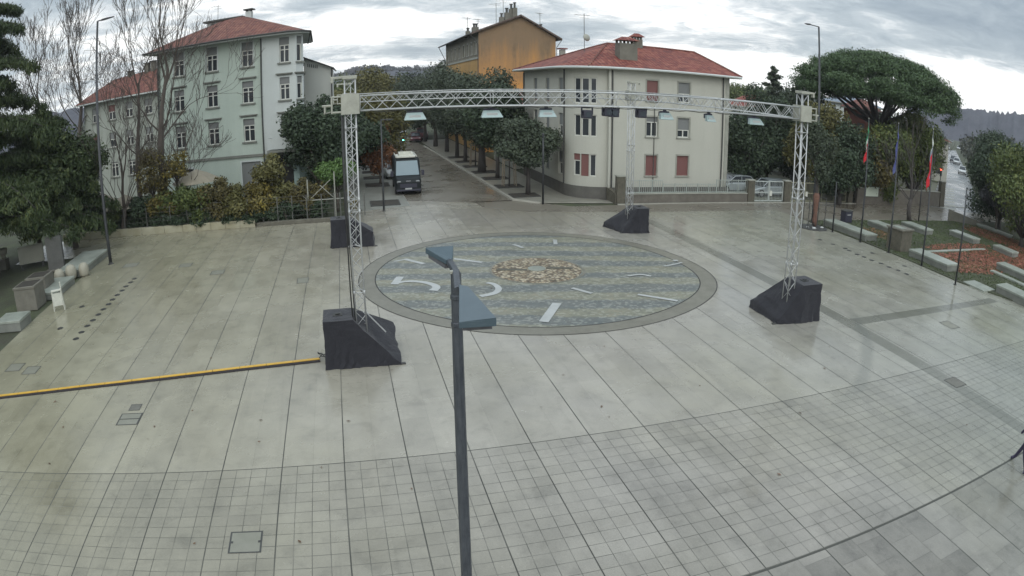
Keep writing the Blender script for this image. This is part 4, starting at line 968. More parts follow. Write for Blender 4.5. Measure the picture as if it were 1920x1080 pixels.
def tufts(name, x0, x1, y0, y1, n, seed, hide=lambda x, y: False):
    r = np.random.default_rng(seed); mb = MB(); V_ = []; F = []
    for k_ in range(n):
        x, y = r.uniform(x0, x1), r.uniform(y0, y1)
        if hide(x, y): continue
        a = r.uniform(0, PI); h = r.uniform(.04, .10); w_ = r.uniform(.02, .05); c_, s_ = math.cos(a) * w_, math.sin(a) * w_; o_ = len(V_)
        V_ += [(x - c_, y - s_, .04), (x + c_, y + s_, .04), (x + r.uniform(-.04, .04), y + r.uniform(-.04, .04), .05 + h)]; F.append((o_, o_ + 1, o_ + 2))
    mb.v = V_; mb.f = F
    return tag(mb.build(name, leafmat('wet grass', (0.035, 0.055, 0.018), (0.06, 0.085, 0.03), (0.10, 0.12, 0.05)), fix=False), kind='stuff')
tufts('grass', 29.9, 52, 16.5, 34.8, 22000, 5, lambda x, y: x < 31.3 and y < 20.5)

# ------------------------------------------------------------------ wall, railings and gates in front of the villa
M['wallst'] = stone('dark weathered wall stone', (0.085, 0.075, 0.062), (0.16, 0.145, 0.12), 2.2, 0.85)
M['rail'] = mat('pale green-grey railing paint', (0.30, 0.33, 0.30), 0.5)
M['cap'] = stone('pale wall coping', (0.20, 0.20, 0.17), (0.32, 0.32, 0.27), 2, 0.6)
FW = 41.6
def wall(label, x0, x1, h, y=FW, cap=True, m=None, th=0.3):
    t = thing('boundary_wall', label, 'wall', (x0, y, 0)); MB().b2(0, x1 - x0, 0, th, 0, h).build('masonry', m or M['wallst'], t, bevel=0.01)
    if cap: MB().b2(-0.02, x1 - x0 + .02, -0.04, th + 0.04, h + 0.002, h + 0.07).build('coping', M['cap'], t, bevel=0.01)
    return t
wall('low dark wall under the railing in front of the cream villa', 18.7, 29.0, 0.66)
wall('long plain dark wall behind the flagpoles, carrying the blank sign', 41.0, 54.2, 1.42, y=41.3)
def pillar(label, x, w_, h, y=FW - 0.06, m=None):
    t = thing('gate_pillar', label, 'pillar', (x, y, 0), 0, 'stone pillars of the boundary wall'); MB().b2(-w_ / 2, w_ / 2, 0, 0.44, 0, h).build('shaft', m or M['rubble'], t, bevel=0.015)
    MB().b2(-w_ / 2 - .04, w_ / 2 + .04, -.04, .48, h + 0.002, h + 0.09).build('cap', M['cap'], t, bevel=0.01)
pillar('stone pillar next to the rounded villa corner', 18.3, 0.62, 1.92)
pillar('stone pillar between the pale railing and the white gate', 29.35, 0.62, 1.68)
pillar('stone pillar between the white gate and the olive yellow gate', 33.0, 0.62, 1.68)
pillar('stone pillar between the second gate and the long plain wall', 40.4, 0.62, 1.78)
pillar('lone tall stone pillar at the road end of the long plain wall', 54.4, 0.8, 2.5, 41.2)
def railing(label, x0, x1, z0, z1, y=FW + 0.15, step=0.16, name='railing'):
    t = thing(name, label, name, (x0, y, 0)); L_ = x1 - x0; n = int(L_ / step)
    b = MB()
    for i in range(n + 1):
        x = L_ * i / n; b.tube((x, 0, z0), (x, 0, z1 - 0.02), 0.016, n=4)
        if i < n:
            c_ = x + L_ / n / 2
            for k_ in range(5):
                a0, a1 = PI + PI * k_ / 5, PI + PI * (k_ + 1) / 5; r_ = L_ / n / 2
                b.tube((c_ + r_ * math.cos(a0), 0, z0 + .12 + r_ * math.sin(a0)), (c_ + r_ * math.cos(a1), 0, z0 + .12 + r_ * math.sin(a1)), 0.010, n=3, cap=False)
    b.build('bars', M['rail'], t)
    MB().b2(0, L_, -.025, .025, z1 - .04, z1).b2(0, L_, -.025, .025, z0 + .0, z0 + .04).build('rails', M['rail'], t)
    for i in range(0, n + 1, max(6, n // 5)):
        x = L_ * i / n; MB().b2(x - .03, x + .03, -.03, .03, z0 - 0.06, z1 + .03).build('post', M['rail'], t)
    return t
railing('taller first section of pale railing beside the stone pillar at the villa corner', 18.75, 21.6, 0.76, 1.66)
railing('long low section of pale railing in front of the cream villa', 21.65, 26.15, 0.76, 1.38)
railing('taller pale railing between the villa corner and the white gate', 26.2, 29.0, 0.76, 1.70)
def gate(label, x0, x1, h, m, y=FW + 0.12, bars=True):
    t = thing('metal_gate', label, 'gate', (x0, y, 0)); L_ = x1 - x0
    for s in (0, 1):
        a, b_ = (0, L_ / 2 - .02) if s == 0 else (L_ / 2 + .02, L_)
        f = MB(); f.b2(a, a + .05, -.03, .03, .08, h).b2(b_ - .05, b_, -.03, .03, .08, h)
        for z in (.08, h * .45, h - .05): f.b2(a + .05, b_ - .05, -.03, .03, z, z + .06)
        lf = f.build('gate_leaf', m, t)
        g = MB(); n = int((b_ - a) / .14)
        for i in range(1, n): g.tube((a + (b_ - a) * i / n, 0, .1), (a + (b_ - a) * i / n, 0, h - .03), .012, n=4)
        g.build('bars', m, lf)
    MB().b2(L_ / 2 + .05, L_ / 2 + .3, -.06, -.035, h * .30, h * .55).build('lock_box', M['whitep'], t)
gate('white two leaf metal gate with a silver hatchback behind it', 29.72, 32.62, 1.66, mat('pale gate paint', (0.45, 0.48, 0.45), 0.5))
M['ygate'] = mat('olive yellow gate paint', (0.26, 0.25, 0.17), 0.6)
gate('olive yellow metal gate half hidden by a lattice mast', 33.4, 36.6, 1.62, M['ygate'])
gate('olive yellow metal gate beside the long plain wall', 36.9, 39.95, 1.68, M['ygate'])
t = thing('notice_sign', 'pale blank rectangular sign on the long plain wall behind the flagpoles', 'sign', (42.925, 41.24, 1.15))
MB().b2(-.85, .85, -.02, .02, -.42, .42).build('sign_board', mat('pale green-white board', (0.62, 0.68, 0.58), 0.5), t); MB().b2(-.9, .9, -.015, .02, -.47, .47).build('sign_frame', M['iron'], t).location.y = 0.025
t = thing('stone_garden_wall', 'short low stone wall from the rounded villa corner to the pillar', 'wall', (17.9, 43.3, 0)); MB().add([(0, 0, 0), (.3, 0, 0), (.3, -1.6, 0), (0, -1.6, 0), (0, 0, .95), (.3, 0, .95), (.3, -1.6, .75), (0, -1.6, .75)], [(0, 1, 2, 3), (7, 6, 5, 4), (0, 4, 5, 1), (1, 5, 6, 2), (2, 6, 7, 3), (3, 7, 4, 0)]).build('masonry', M['rubble'], t)
# fence in the hedge on the left
M['galv'] = mat('galvanised fence steel', (0.12, 0.12, 0.11), 0.5, 0.3)
t = thing('wire_fence', 'thin grey wire fence standing in the hedge above the low wall', 'fence', (-21.4, 44.05, 0))
FP = [(-21.4, 44.05), (-11.6, 42.1), (-6.0, 41.45), (-1.0, 41.2), (1.0, 41.3)]
L = lambda s: [(FP[i][0] + (FP[i + 1][0] - FP[i][0]) * (s - i), FP[i][1] + (FP[i + 1][1] - FP[i][1]) * (s - i)) for i in [min(3, int(s))]][0]
wires = MB()
for i in range(22):
    x, y = L(4 * i / 21.0 if i < 21 else 3.9999); MB().tube((x + 21.4, y - 44.05, .15), (x + 21.4, y - 44.05, 1.75), .035, n=6).build('post', M['galv'], t)
for z in (.5, .8, 1.1, 1.4, 1.7):
    wires.path([(p[0] + 21.4, p[1] - 44.05, z) for p in FP], .010, 4)
wires.build('wire', M['galv'], t)
# loose fence panels and poles at the corner
t = thing('scaffold_frame', 'pale crossed metal frame among the shrubs at the street corner', 'metal frame', (-2.6, 42.0, 0), rad(-3))
for x, h in ((0, 2.6), (1.75, 3.0)): MB().tube((x, 0, 0), (x, 0, h), .045).build('upright', M['cap'], t)
MB().tube((-.9, 0, 1.25), (2.6, 0, 1.25), .03).tube((0.1, .02, 1.3), (1.5, .02, 2.5), .025).tube((-.7, .02, 1.9), (0, .02, 1.25), .025).tube((1.7, .02, 1.3), (.8, .02, 2.2), .025).build('brace', M['cap'], t)

# ------------------------------------------------------------------ planting beds and tree pits along the street
def pit(label, quad):
    x = [p[0] for p in quad]; y = [p[1] for p in quad]; cx, cy = sum(x) / 4, sum(y) / 4
    t = thing('planting_bed', label, 'planting bed', (cx, cy, 0.05 if cx > 8 else 0.02), 0, 'planting beds along the street')
    Q = [(a - cx, b - cy) for a, b in quad]
    MB().prism(Q, 0.0, 0.045).build('soil', M['earth'], t)
    n = 4; ed = MB()
    for i in range(4): ed.tube((*Q[i], .03), (*Q[(i + 1) % 4], .03), .05, n=4)
    ed.build('edging', M['iron'], t)
    return t
NM = ['first', 'second', 'third', 'fourth', 'fifth', 'sixth', 'seventh', 'eighth']
LP = [(46.0, 2.0), (55.1, 2.0), (59.9, 1.5), (64.2, 1.3), (68.3, 1.3), (72.5, 1.3)]
for i, (v, d) in enumerate(LP):
    u0, u1 = 1.55 - (v - 46) * 0.004, 3.55 - (v - 46) * 0.012
    pit(NM[i] + ' dark planting bed on the van side of the street', [(u0, v - d / 2), (u1, v - d / 2 - .1), (u1, v + d / 2 - .1), (u0, v + d / 2)])
RP = [45.95, 50.5, 55.2, 59.6, 64.2, 68.6, 73.2]
for i, v in enumerate(RP):
    u0, u1 = 11.62 - .01 * (v - 46), 13.6
    pit(NM[i] + ' dark planting bed on the villa side of the street', [(u0, v - .85), (u1, v - .75), (u1, v + .85), (u0, v + .75)])
M['stake'] = stone('weathered stake wood', (0.16, 0.13, 0.09), (0.27, 0.23, 0.17), 6, 0.85)
def stakes(label, x, y, h=2.2, z=.12, s=.5):
    t = thing('tree_stakes', label, 'stakes', (x, y, z), 0, 'wooden tree stakes along the street')
    for a, b in ((-s, -s * .6), (s, -s * .6), (-s, s * .6), (s, s * .6)): MB().tube((a, b, 0), (a * .85, b * .85, h), .045, n=6).build('stake', M['stake'], t)
    MB().tube((-s * .85, -s * .5, h * .93), (s * .85, -s * .5, h * .93), .03, n=5).build('crossbar', M['stake'], t); MB().tube((-s * .85, s * .5, h * .93), (s * .85, s * .5, h * .93), .03, n=5).build('crossbar', M['stake'], t)
stakes('wooden stakes around the young tree in the second bed from the slim corner post', 12.6, 50.5)
stakes('wooden stakes around the young tree in the fifth bed from the slim corner post', 12.6, 64.2)
t = thing('tree_guard', 'dark metal tree guard with round grate around the red-brown wrapped trunk', 'tree guard', (28.62, 32.9, 0))
MB().lathe((0, 0, 0), [(1.0, 0.0), (1.0, 0.05), (0.9, 0.06), (0.3, 0.05)], 28).build('grate', M['iron'], t)
for a, b in ((-.75, -.3), (.75, -.3), (-.6, .45), (.7, .4)): MB().tube((a, b, .05), (a, b, 2.0), .035, n=6).build('post', M['iron'], t)
MB().tube((-.75, -.3, 2.0), (-.6, .45, 2.0), .03, n=5).build('crossbar', M['iron'], t); MB().tube((.75, -.3, 2.0), (.7, .4, 2.0), .03, n=5).build('crossbar', M['iron'], t)
for a, b, s in ((-.35, -.5, .14), (.5, -.35, .12), (.1, .1, .1), (.35, .3, .12), (-.6, -.1, .1)):
    o = MB().lathe((0, 0, 0), [(s, 0), (s * 1.1, s * .5), (s * .6, s), (.01, s * 1.1)], 9).build('white_pebble', M['marble'], smooth=True); o.location = (28.62 + a, 32.9 + b, 0.06); o.scale = (1.2, .8, .8); tag(o, 'pale round stone lying on the grate of the tree guard', 'stone', 'pale stones on the tree grate')

# ------------------------------------------------------------------ person leaving the picture at the right edge
def person():
    px, py = (15.25, 6.32)
    me = bpy.data.meshes.new('person'); o = bpy.data.objects.new('person', me); COL.objects.link(o)
    V_ = [(0, 0, .92), (0, 0, 1.12), (0, 0, 1.38), (0, 0, 1.50), (0.0, 0, 1.62), (0.0, 0, 1.72), # pelvis..head
          (-.10, 0, .88), (-.16, -.10, .48), (-.22, -.38, .10), (-.34, -.40, .04),  # trailing leg (into frame)
          (.10, 0, .88), (.14, .14, .48), (.10, .32, .09), (0.0, .42, .04),
          (-.19, 0, 1.40), (-.25, .08, 1.14), (-.24, .22, .93), (.19, 0, 1.40), (.25, -.08, 1.14), (.24, -.2, .93)]
    E_ = [(0, 1), (1, 2), (2, 3), (3, 4), (4, 5), (0, 6), (6, 7), (7, 8), (8, 9), (0, 10), (10, 11), (11, 12), (12, 13), (2, 14), (14, 15), (15, 16), (2, 17), (17, 18), (18, 19)]
    R_ = [.15, .14, .16, .06, .085, .09, .095, .07, .055, .04, .095, .07, .055, .04, .06, .05, .035, .06, .05, .035]
    me.from_pydata(V_, E_, []); sk = o.modifiers.new('skin', 'SKIN'); sv = me.skin_vertices[0].data
    for i, r_ in enumerate(R_): sv[i].radius = (r_, r_)
    sv[0].use_root = True; ss = o.modifiers.new('sub', 'SUBSURF'); ss.levels = 2; ss.render_levels = 2
    me.materials.append(mat('dark navy clothing', (0.035, 0.03, 0.06), 0.8))
    a = rad(12); o.location = (px + .42, py + .38, 0); o.rotation_euler.z = 0.0
    tag(o, 'person in dark navy trousers, mostly out of view, walking off the paving', 'person')
person()
# ------------------------------------------------------------------ buildings
M['glass'] = mat('dark window glass', (0.035, 0.04, 0.045), 0.12); M['wframe'] = mat('white window frame', (0.55, 0.55, 0.50), 0.5)
M['void'] = mat('dark interior', (0.02, 0.02, 0.02), 0.9)
M['shutgrey'] = mat('grey roller shutter', (0.16, 0.165, 0.16), 0.6)
M['shutred'] = mat('red brown roller shutter', (0.17, 0.070, 0.062), 0.6)
q = NT(M['shutred']); s_ = q.n('ShaderNodeSeparateXYZ'); q.l(q.coord(), s_.inputs[0]); q.l(q.mix(q.m('FRACT', q.m('MULTIPLY', s_.outputs[2], 14)), (0.19, 0.08, 0.07), (0.12, 0.05, 0.045)), q.b.inputs['Base Color'])
class Path:
    def __init__(s, pts):
        s.p = [Vector((x, y)) for x, y in pts]; s.L = [0.0]
        for a, b in zip(s.p, s.p[1:]): s.L.append(s.L[-1] + (b - a).length)
    def at(s, t):
        i = 0
        while i < len(s.p) - 2 and t > s.L[i + 1] + 1e-9: i += 1
        d = (s.p[i + 1] - s.p[i]).normalized(); return s.p[i] + d * (t - s.L[i]), Vector((d.y, -d.x)), d
def facade(path, z0, z1, ops, m, parent, name='wall', depth=0.18):
    """wall surface along a path with real recessed openings (s0, s1, z0, z1)"""
    S = sorted(set([round(x, 4) for x in path.L] + [round(v, 4) for o in ops for v in o[:2]])); Z = sorted(set([z0, z1] + [v for o in ops for v in o[2:4]]))
    mb = MB(); P3 = lambda s, z, dd=0.0, ref=None: (lambda a: (a[0].x - a[1].x * dd, a[0].y - a[1].y * dd, z))(path.at(s if ref is None else s))
    for a, b in zip(S, S[1:]):
        mid = (a + b) / 2; _, n_, d_ = path.at(mid); pm = path.at(mid)[0]
        pa = pm - d_ * (mid - a); pb = pm + d_ * (b - mid)
        for c, e in zip(Z, Z[1:]):
            zm = (c + e) / 2
            inside = [o for o in ops if o[0] < mid < o[1] and o[2] < zm < o[3]]
            if not inside:
                mb.add([(pa.x, pa.y, c), (pb.x, pb.y, c), (pb.x, pb.y, e), (pa.x, pa.y, e)], [(0, 1, 2, 3)])
            else:
                qa, qb = pa - n_ * depth, pb - n_ * depth; o = inside[0]
                if abs(o[3] - e) < 1e-6: mb.add([(pa.x, pa.y, e), (pb.x, pb.y, e), (qb.x, qb.y, e), (qa.x, qa.y, e)], [(0, 1, 2, 3)])
                if abs(o[2] - c) < 1e-6: mb.add([(pa.x, pa.y, c), (pb.x, pb.y, c), (qb.x, qb.y, c), (qa.x, qa.y, c)], [(3, 2, 1, 0)])
                if abs(o[0] - a) < 1e-6: mb.add([(pa.x, pa.y, c), (pa.x, pa.y, e), (qa.x, qa.y, e), (qa.x, qa.y, c)], [(0, 1, 2, 3)])
                if abs(o[1] - b) < 1e-6: mb.add([(pb.x, pb.y, c), (pb.x, pb.y, e), (qb.x, qb.y, e), (qb.x, qb.y, c)], [(3, 2, 1, 0)])
    return mb.build(name, m, parent, fix=False)
def window(path, s0, s1, z0, z1, parent, shut=0.0, shm=None, sill=None, cornice=None, mull=True, depth=0.16, trim=None, surround=None, box=None, fm=None):
    """window set in its opening: frame > pane, shutter, sill and cornice"""
    mid = (s0 + s1) / 2; p, n_, d_ = path.at(mid); w_ = s1 - s0; a = math.atan2(d_.y, d_.x)
    t = bpy.data.objects.new('window', None)
    def B(x0, x1, y0, y1, z0_, z1_, mb=None): # local: x along wall, y outwards
        mb = mb or MB(); c = p + d_ * ((x0 + x1) / 2) + n_ * ((y0 + y1) / 2)
        return mb.box((c.x, c.y, (z0_ + z1_) / 2), (x1 - x0, abs(y1 - y0), z1_ - z0_), a)
    f = MB(); h = w_ / 2; fr = 0.07; fd0, fd1 = -depth + 0.0, -depth + 0.06; zt = z1 - (z1 - z0) * shut
    ztop = z1 if shut == 0 else zt
    B(-h, -h + fr, fd0, fd1, z0, ztop, f); B(h - fr, h, fd0, fd1, z0, ztop, f); B(-h + fr, h - fr, fd0, fd1, z0, z0 + fr, f); B(-h + fr, h - fr, fd0, fd1, ztop - fr, ztop, f)
    if mull:
        B(-.04, .04, fd0, fd1, z0 + fr, ztop - fr, f)
        if ztop - z0 > 1.15: B(-h + fr, -.04, fd0, fd1, z0 + (ztop - z0) * .70, z0 + (ztop - z0) * .70 + .06, f); B(.04, h - fr, fd0, fd1, z0 + (ztop - z0) * .70, z0 + (ztop - z0) * .70 + .06, f)
    if zt - z0 < 0.15:
        f = MB(); B(-h, h, fd0, fd0 + .02, z1 - .06, z1, f)
    w_o = f.build('window', fm or M['wframe'], parent)
    if zt - z0 > 0.15: B(-h, h, -depth - .03, -depth - .015, z0, ztop).build('pane', M['glass'], w_o)
    if shut > 0: B(-h, h, -depth + 0.02, -depth + .07, zt, z1).build('shutter', shm or M['shutgrey'], w_o)
    if sill: B(-h - .14, h + .14, 0.0, .12, z0 - .12, z0 - .0).build('sill', sill, w_o)
    if cornice:
        c = B(-h - .18, h + .18, 0.0, .10, z1 + .16, z1 + .23); B(-h - .26, h + .26, 0.0, .18, z1 + .232, z1 + .32, c); c.build('cornice', cornice, w_o)
    if surround:
        B(-h - .12, h + .12, 0.0, .10, z0 - .07, z0 - .005).build('sill', surround, w_o) if not sill else None; c = MB(); B(-h - .10, -h, 0.0, .03, z0, z1, c); B(h, h + .10, 0.0, .03, z0, z1, c); B(-h - .10, h + .10, 0.0, .03, z1, z1 + .12, c); c.build('surround', surround, w_o)
    if box: B(-h, h, -depth + .03, -.02, z1 - box, z1).build('shutter_box', M['shutgrey'], w_o)
    return w_o

# --- pale green apartment block (its own frame: x to the right along its front, y away)
ca, sa = math.cos(YAW), math.sin(YAW)
gx, gy = -17.0, 47.4
gw = (gx * ca - gy * sa, gx * sa + gy * ca)
gb = thing('apartment_block', 'four storey pale green apartment block with white bay and red tiled roof', 'apartment block', (*gw, 0), YAW)
M['gplaster'] = plaster('pale green plaster', (0.485, 0.55, 0.48), (0.41, 0.47, 0.41), 0.35, amt=.7)
M['wplaster'] = plaster('pale grey white plaster', (0.54, 0.57, 0.555), (0.47, 0.50, 0.48), 0.4, amt=.5)
M['trimg'] = stone('dark grey-green stone trim', (0.13, 0.135, 0.115), (0.20, 0.205, 0.18), 4, 0.8)
M['tileA'] = tiles('old red clay roof tiles', (0.145, 0.045, 0.032), (0.075, 0.030, 0.025), (0.22, 0.092, 0.062))
ZT = 12.75
rows = ((10.62, 12.55, .30), (7.80, 9.50, .0), (4.85, 6.60, .0))
fp = Path([(-9.3, 0), (0, 0)]); ops = []; wins = []
for cx in (-7.25, -4.25, -1.22):
    for i, (z0, z1, _) in enumerate(rows):
        s = cx + 9.3; ops.append((s - .47, s + .47, z0, z1)); wins.append((s - .47, s + .47, z0, z1, i))
ops += [(1.2, 3.0, 1.95, 3.15), (7.3, 8.9, 0.1, 3.3)]
facade(fp, 0, ZT, ops, M['gplaster'], gb)
for a, b, z0, z1, i in wins:
    window(fp, a, b, z0, z1, gb, shut=0.33 if i == 0 else 0.28, shm=M['shutgrey'], sill=M['trimg'], cornice=M['trimg'] if i else None, surround=M['wplaster'] if i == 0 else M['gplaster'])
window(fp, 1.2, 3.0, 1.95, 3.15, gb, surround=M['wplaster'], shut=.0)
window(fp, 7.3, 8.9, 0.1, 3.3, gb, shut=1.0, surround=M['wplaster'])
bp = Path([(0.0, -0.25), (2.75, -0.25), (3.15, 0.35), (3.05, 0.75), (0.6, 9.0)]); ops = []; ws = []
for z0, z1, _ in rows:
    i = 0 if z0 > 10 else 1
    for a, b in ((1.46, 2.24), ): ops.append((a, b, z0, z1)); ws.append((a, b, z0, z1, i))
    for a, b in ((bp.L[1] + .12, bp.L[1] + .60), (bp.L[3] + .5, bp.L[3] + 1.3), (bp.L[3] + 2.2, bp.L[3] + 3.0), (bp.L[3] + 5.0, bp.L[3] + 5.8)): ops.append((a, b, z0, z1)); ws.append((a, b, z0, z1, i))
facade(bp, 3.65, ZT, ops, M['wplaster'], gb, 'bay_wall')
facade(Path([(0.0, -0.25), (0.9, -0.25)]), 0, 3.65, [], M['gplaster'], gb, 'bay_wall')
facade(Path([(2.3, -0.25), (2.75, -0.25), (3.15, 0.35), (3.05, .75), (0.6, 9)]), 0, 3.65, [], plaster('pale turquoise plaster', (0.33, 0.43, 0.41), (0.26, 0.34, 0.32)), gb, 'bay_wall')
MB().b2(0.9, 2.3, 0.5, 0.6, 0, 3.65).build('porch_recess', M['void'], gb)
for a, b, z0, z1, i in ws: window(bp, a, b, z0, z1, gb, shut=0.3, sill=M['trimg'], cornice=M['trimg'] if i else None, mull=(b - a) > .6)
MB().b2(-9.35, 0.0, -.10, 0, 3.66, 3.86).b2(0.0, 3.2, -.36, -.25, 3.66, 3.86).build('string_course', M['trimg'], gb)
MB().b2(-9.3, -9.0, 0.0, 9.0, 0, ZT).build('wall', M['gplaster'], gb)
MB().tube((0.02, -.33, 0), (0.02, -.33, ZT - .1), .06, n=8).build('drainpipe', M['iron'], gb)
MB().tube((-9.2, -.12, 0), (-9.2, -.12, ZT - .1), .06, n=8).build('drainpipe', M['iron'], gb)
# balcony
bl = MB().b2(0.55, 3.0, -1.15, -.25, 3.95, 4.12).build('balcony', M['trimg'], gb)
rl = MB(); rl.b2(0.6, 2.95, -1.12, -1.08, 4.95, 5.0).b2(0.6, .64, -1.08, -.27, 4.95, 5.0).b2(2.91, 2.95, -1.08, -.27, 4.95, 5.0)
rl.b2(0.62, 2.93, -1.11, -1.09, 4.2, 4.93); rl.build('balcony_rail', M['wplaster'], bl)
# roof
E1 = [(-10.2, -1.0), (2.4, -1.15), (3.35, -.75), (3.75, 0.3), (1.2, 10.0), (-10.2, 10.0)]
r0, r1 = (-3.3, 4.2, 15.3), (-4.6, 4.6, 15.3)
def hip(E_, ze, faces, name, m, parent, th=.18):
    vs = [(x, y, ze) for x, y in E_]; mb = MB()
    ax = sum(x for x, y in E_) / len(E_), sum(y for x, y in E_) / len(E_)
    return mb
mb = MB(); zE = ZT + .12
E3 = [(x, y, zE) for x, y in E1]
mb.add(E3 + [r0, r1], [(0, 1, 6, 7), (1, 2, 6), (2, 3, 6), (3, 4, 6), (4, 5, 7, 6), (5, 0, 7)])
mb.build('roof', M['tileA'], gb)
MB().prism([(-10.15, -.95), (2.38, -1.1), (3.3, -.72), (3.68, 0.3), (1.2, 9.9), (-10.15, 9.9)], ZT - .02, ZT + .10).build('eave', M['wplaster'], gb)
gp = [(x * 1.004, y * 1.01, zE) for x, y in E1]; MB().path(gp[:5], .07, 6).build('gutter', M['iron'], gb)
MB().tube((3.70, .4, zE - .1), (3.3, 1.2, zE - .9), .04).build('drainpipe', M['iron'], gb)
ch = MB().b2(-2.85, -2.35, 3.8, 4.3, 14.4, 15.55).build('chimney', M['wplaster'], gb); MB().b2(-3.0, -2.2, 3.65, 4.45, 15.67, 15.78).b2(-2.82, -2.72, 3.85, 3.95, 15.55, 15.67).b2(-2.5, -2.4, 3.85, 3.95, 15.55, 15.67).b2(-2.82, -2.72, 4.15, 4.25, 15.55, 15.67).b2(-2.5, -2.4, 4.15, 4.25, 15.55, 15.67).build('chimney_cap', M['iron'], ch)
dm = MB().b2(-6.6, -3.6, 4.3, 8.0, 13.6, 15.15).build('dormer', M['wplaster'], gb); MB().b2(-6.9, -3.2, 4.0, 8.3, 15.152, 15.3).build('dormer_roof', M['iron'], dm)
for x in (-6.2, -5.4): MB().b2(x, x + .5, 4.27, 4.31, 14.5, 15.0).build('dormer_window', M['glass'], dm)
def antenna(label, x, y, z, h, parent=None, n=4, dish=False, rz=0):
    t = thing('roof_antenna', label, 'antenna', (x, y, z), rz)
    MB().tube((0, 0, 0), (0, 0, h), .022, n=5).build('mast', M['galv'], t)
    a = MB()
    for k_ in range(n): a.tube((-.55 + .22 * k_, -.25, h - .12), (-.55 + .22 * k_, .25, h - .12), .010, n=4)
    a.tube((-.65, 0, h - .12), (.35, 0, h - .12), .016, n=4).tube((-.3, 0, h - .35), (.3, 0, h - .35), .012, n=4); a.build('aerial', M['galv'], t)
    if dish: MB().lathe((0.12, -.1, h * .42), [(.30, 0), (.26, .05), (.12, .09), (.01, .10)], 18, rot=Matrix.Rotation(rad(80), 3, 'X') @ Matrix.Rotation(rad(25), 3, 'Y')).build('dish', M['plate'], t, smooth=True)
    return t
def lw(x, y): # green block local -> world
    x += gx; y += gy; return (x * ca - y * sa, x * sa + y * ca)
antenna('thin TV antenna on the dormer of the green block', *lw(-5.9, 5.0), 15.25, 1.5)
# extension with the sloping roof
ex = thing('gabled_extension', 'plain cream building with a sloping dark roof edge directly behind the green block', 'building', (*lw(0.2, 10.0), 0), YAW)
epp = Path([(0.2, 0), (2.78, 0), (2.78, 8)]); mb = MB()
mb.add([(0.2, 0, 0), (2.72, 0, 0), (2.72, 0, 10.3), (0.2, 0, 11.45)], [(0, 1, 2, 3)]).add([(2.72, 0, 0), (1.0, 8, 0), (1.0, 8, 10.3), (2.72, 0, 10.3)], [(0, 1, 2, 3)]); mb.build('wall', plaster('cream wall plaster', (0.62, 0.62, 0.56), (0.55, 0.55, 0.50), .3, amt=.5), ex, fix=False)
MB().slab([(0.0, -.35, 11.62), (3.05, -.35, 10.32), (1.3, 8, 10.32), (0.0, 8, 11.1)], .12).build('roof', M['iron'], ex)
MB().tube((2.78, -.08, 0), (2.78, -.08, 10.1), .06).build('drainpipe', M['iron'], ex)
for i in range(6): MB().b2(0.55 + .17 * i, .63 + .17 * i, -.02, 0.02, 10.55 - .04 * i, 10.85 - .04 * i).build('vent', M['iron'], ex)
# --- house on the far left
hb = thing('pale_house', 'pale house with long red tiled roof behind the bare trees', 'house', (-35.0 * ca - 57.0 * sa, -35.0 * sa + 57.0 * ca, 0), YAW)
hp = Path([(-6.2, 0), (4.3, 0), (4.3, 9)]); ops = []
for cx in (-4.6, -2.4, -.2, 2.2):
    for z0 in (2.2, 5.2, 8.0): ops.append((cx + 6.2 - .45, cx + 6.2 + .45, z0, z0 + 1.5))
facade(hp, 0, 10.1, ops, plaster('pale grey-green plaster', (0.34, 0.36, 0.32), (0.27, 0.29, 0.25)), hb)
for k_, (a, b, z0, z1) in enumerate(ops): window(hp, a, b, z0, z1, hb, shut=.45 if k_ % 3 else .1, sill=M['trimg'], shm=M['shutred'] if k_ % 4 == 1 else M['shutgrey'])
mb = MB(); EL = [(-7, -.8, 10.15), (4.9, -.8, 10.15), (4.9, 9.5, 10.15), (-7, 9.5, 10.15)]; mb.add(EL + [(-4.6, 4, 12.35), (3.8, 4, 12.75)], [(0, 1, 5, 4), (1, 2, 5), (2, 3, 4, 5), (3, 0, 4)]); mb.build('roof', M['tileA'], hb); MB().prism([(x, y) for x, y, z in EL], 10.0, 10.13).build('eave', M['wplaster'], hb)
for x, z in ((-2.1, 12.3), (.1, 12.8), (.9, 12.9), (2.9, 12.8)):
    c = MB().b2(x - .25, x + .25, 3.4, 3.9, 11.6, z + .5).build('chimney', M['conc'], hb); MB().b2(x - .35, x + .35, 3.3, 4.0, z + .502, z + .6).build('chimney_cap', M['iron'], c)

# --- ochre house
ob = thing('ochre_house', 'tall stained orange ochre house with dark gable roof and many flues behind the villa', 'house', (15.9, 78.4, 0))
def ochre():
    m = mat('stained ochre plaster', (0.5, 0.26, 0.08), 0.9); q = NT(m); co = q.coord(); sx = q.n('ShaderNodeSeparateXYZ'); q.l(co, sx.inputs[0]); z = sx.outputs[2]
    f = q.noise(co, 0.28, 7, 0.65); mp = q.n('ShaderNodeMapping'); mp.inputs['Scale'].default_value = (0.9, 0.9, 0.10); q.l(co, mp.inputs[0]); g = q.noise(mp.outputs[0], 0.9, 6, 0.65); h = q.noise(co, 3, 4)
    base = q.mix(q.maprange(f, .35, .65), (0.60, 0.28, 0.07), (0.46, 0.235, 0.085))
    # the upper part is weathered to a grey brown, ragged along its lower edge
    e = q.m('ADD', z, q.m('MULTIPLY', q.m('SUBTRACT', g, 0.5), 9.0))
    top = q.maprange(e, 8.0, 13.5)
    c = q.mix(q.m('MULTIPLY', top, .9), base, (0.185, 0.135, 0.085))
    c = q.mix(q.maprange(q.m('MULTIPLY', f, g), .27, .38, 0, .55), c, (0.13, 0.085, 0.045)); c = q.mix(q.maprange(h, .6, .75, 0, .3), c, (0.15, .10, .06))
    q.l(c, q.b.inputs['Base Color']); q.bump(h, .3, .02); return m
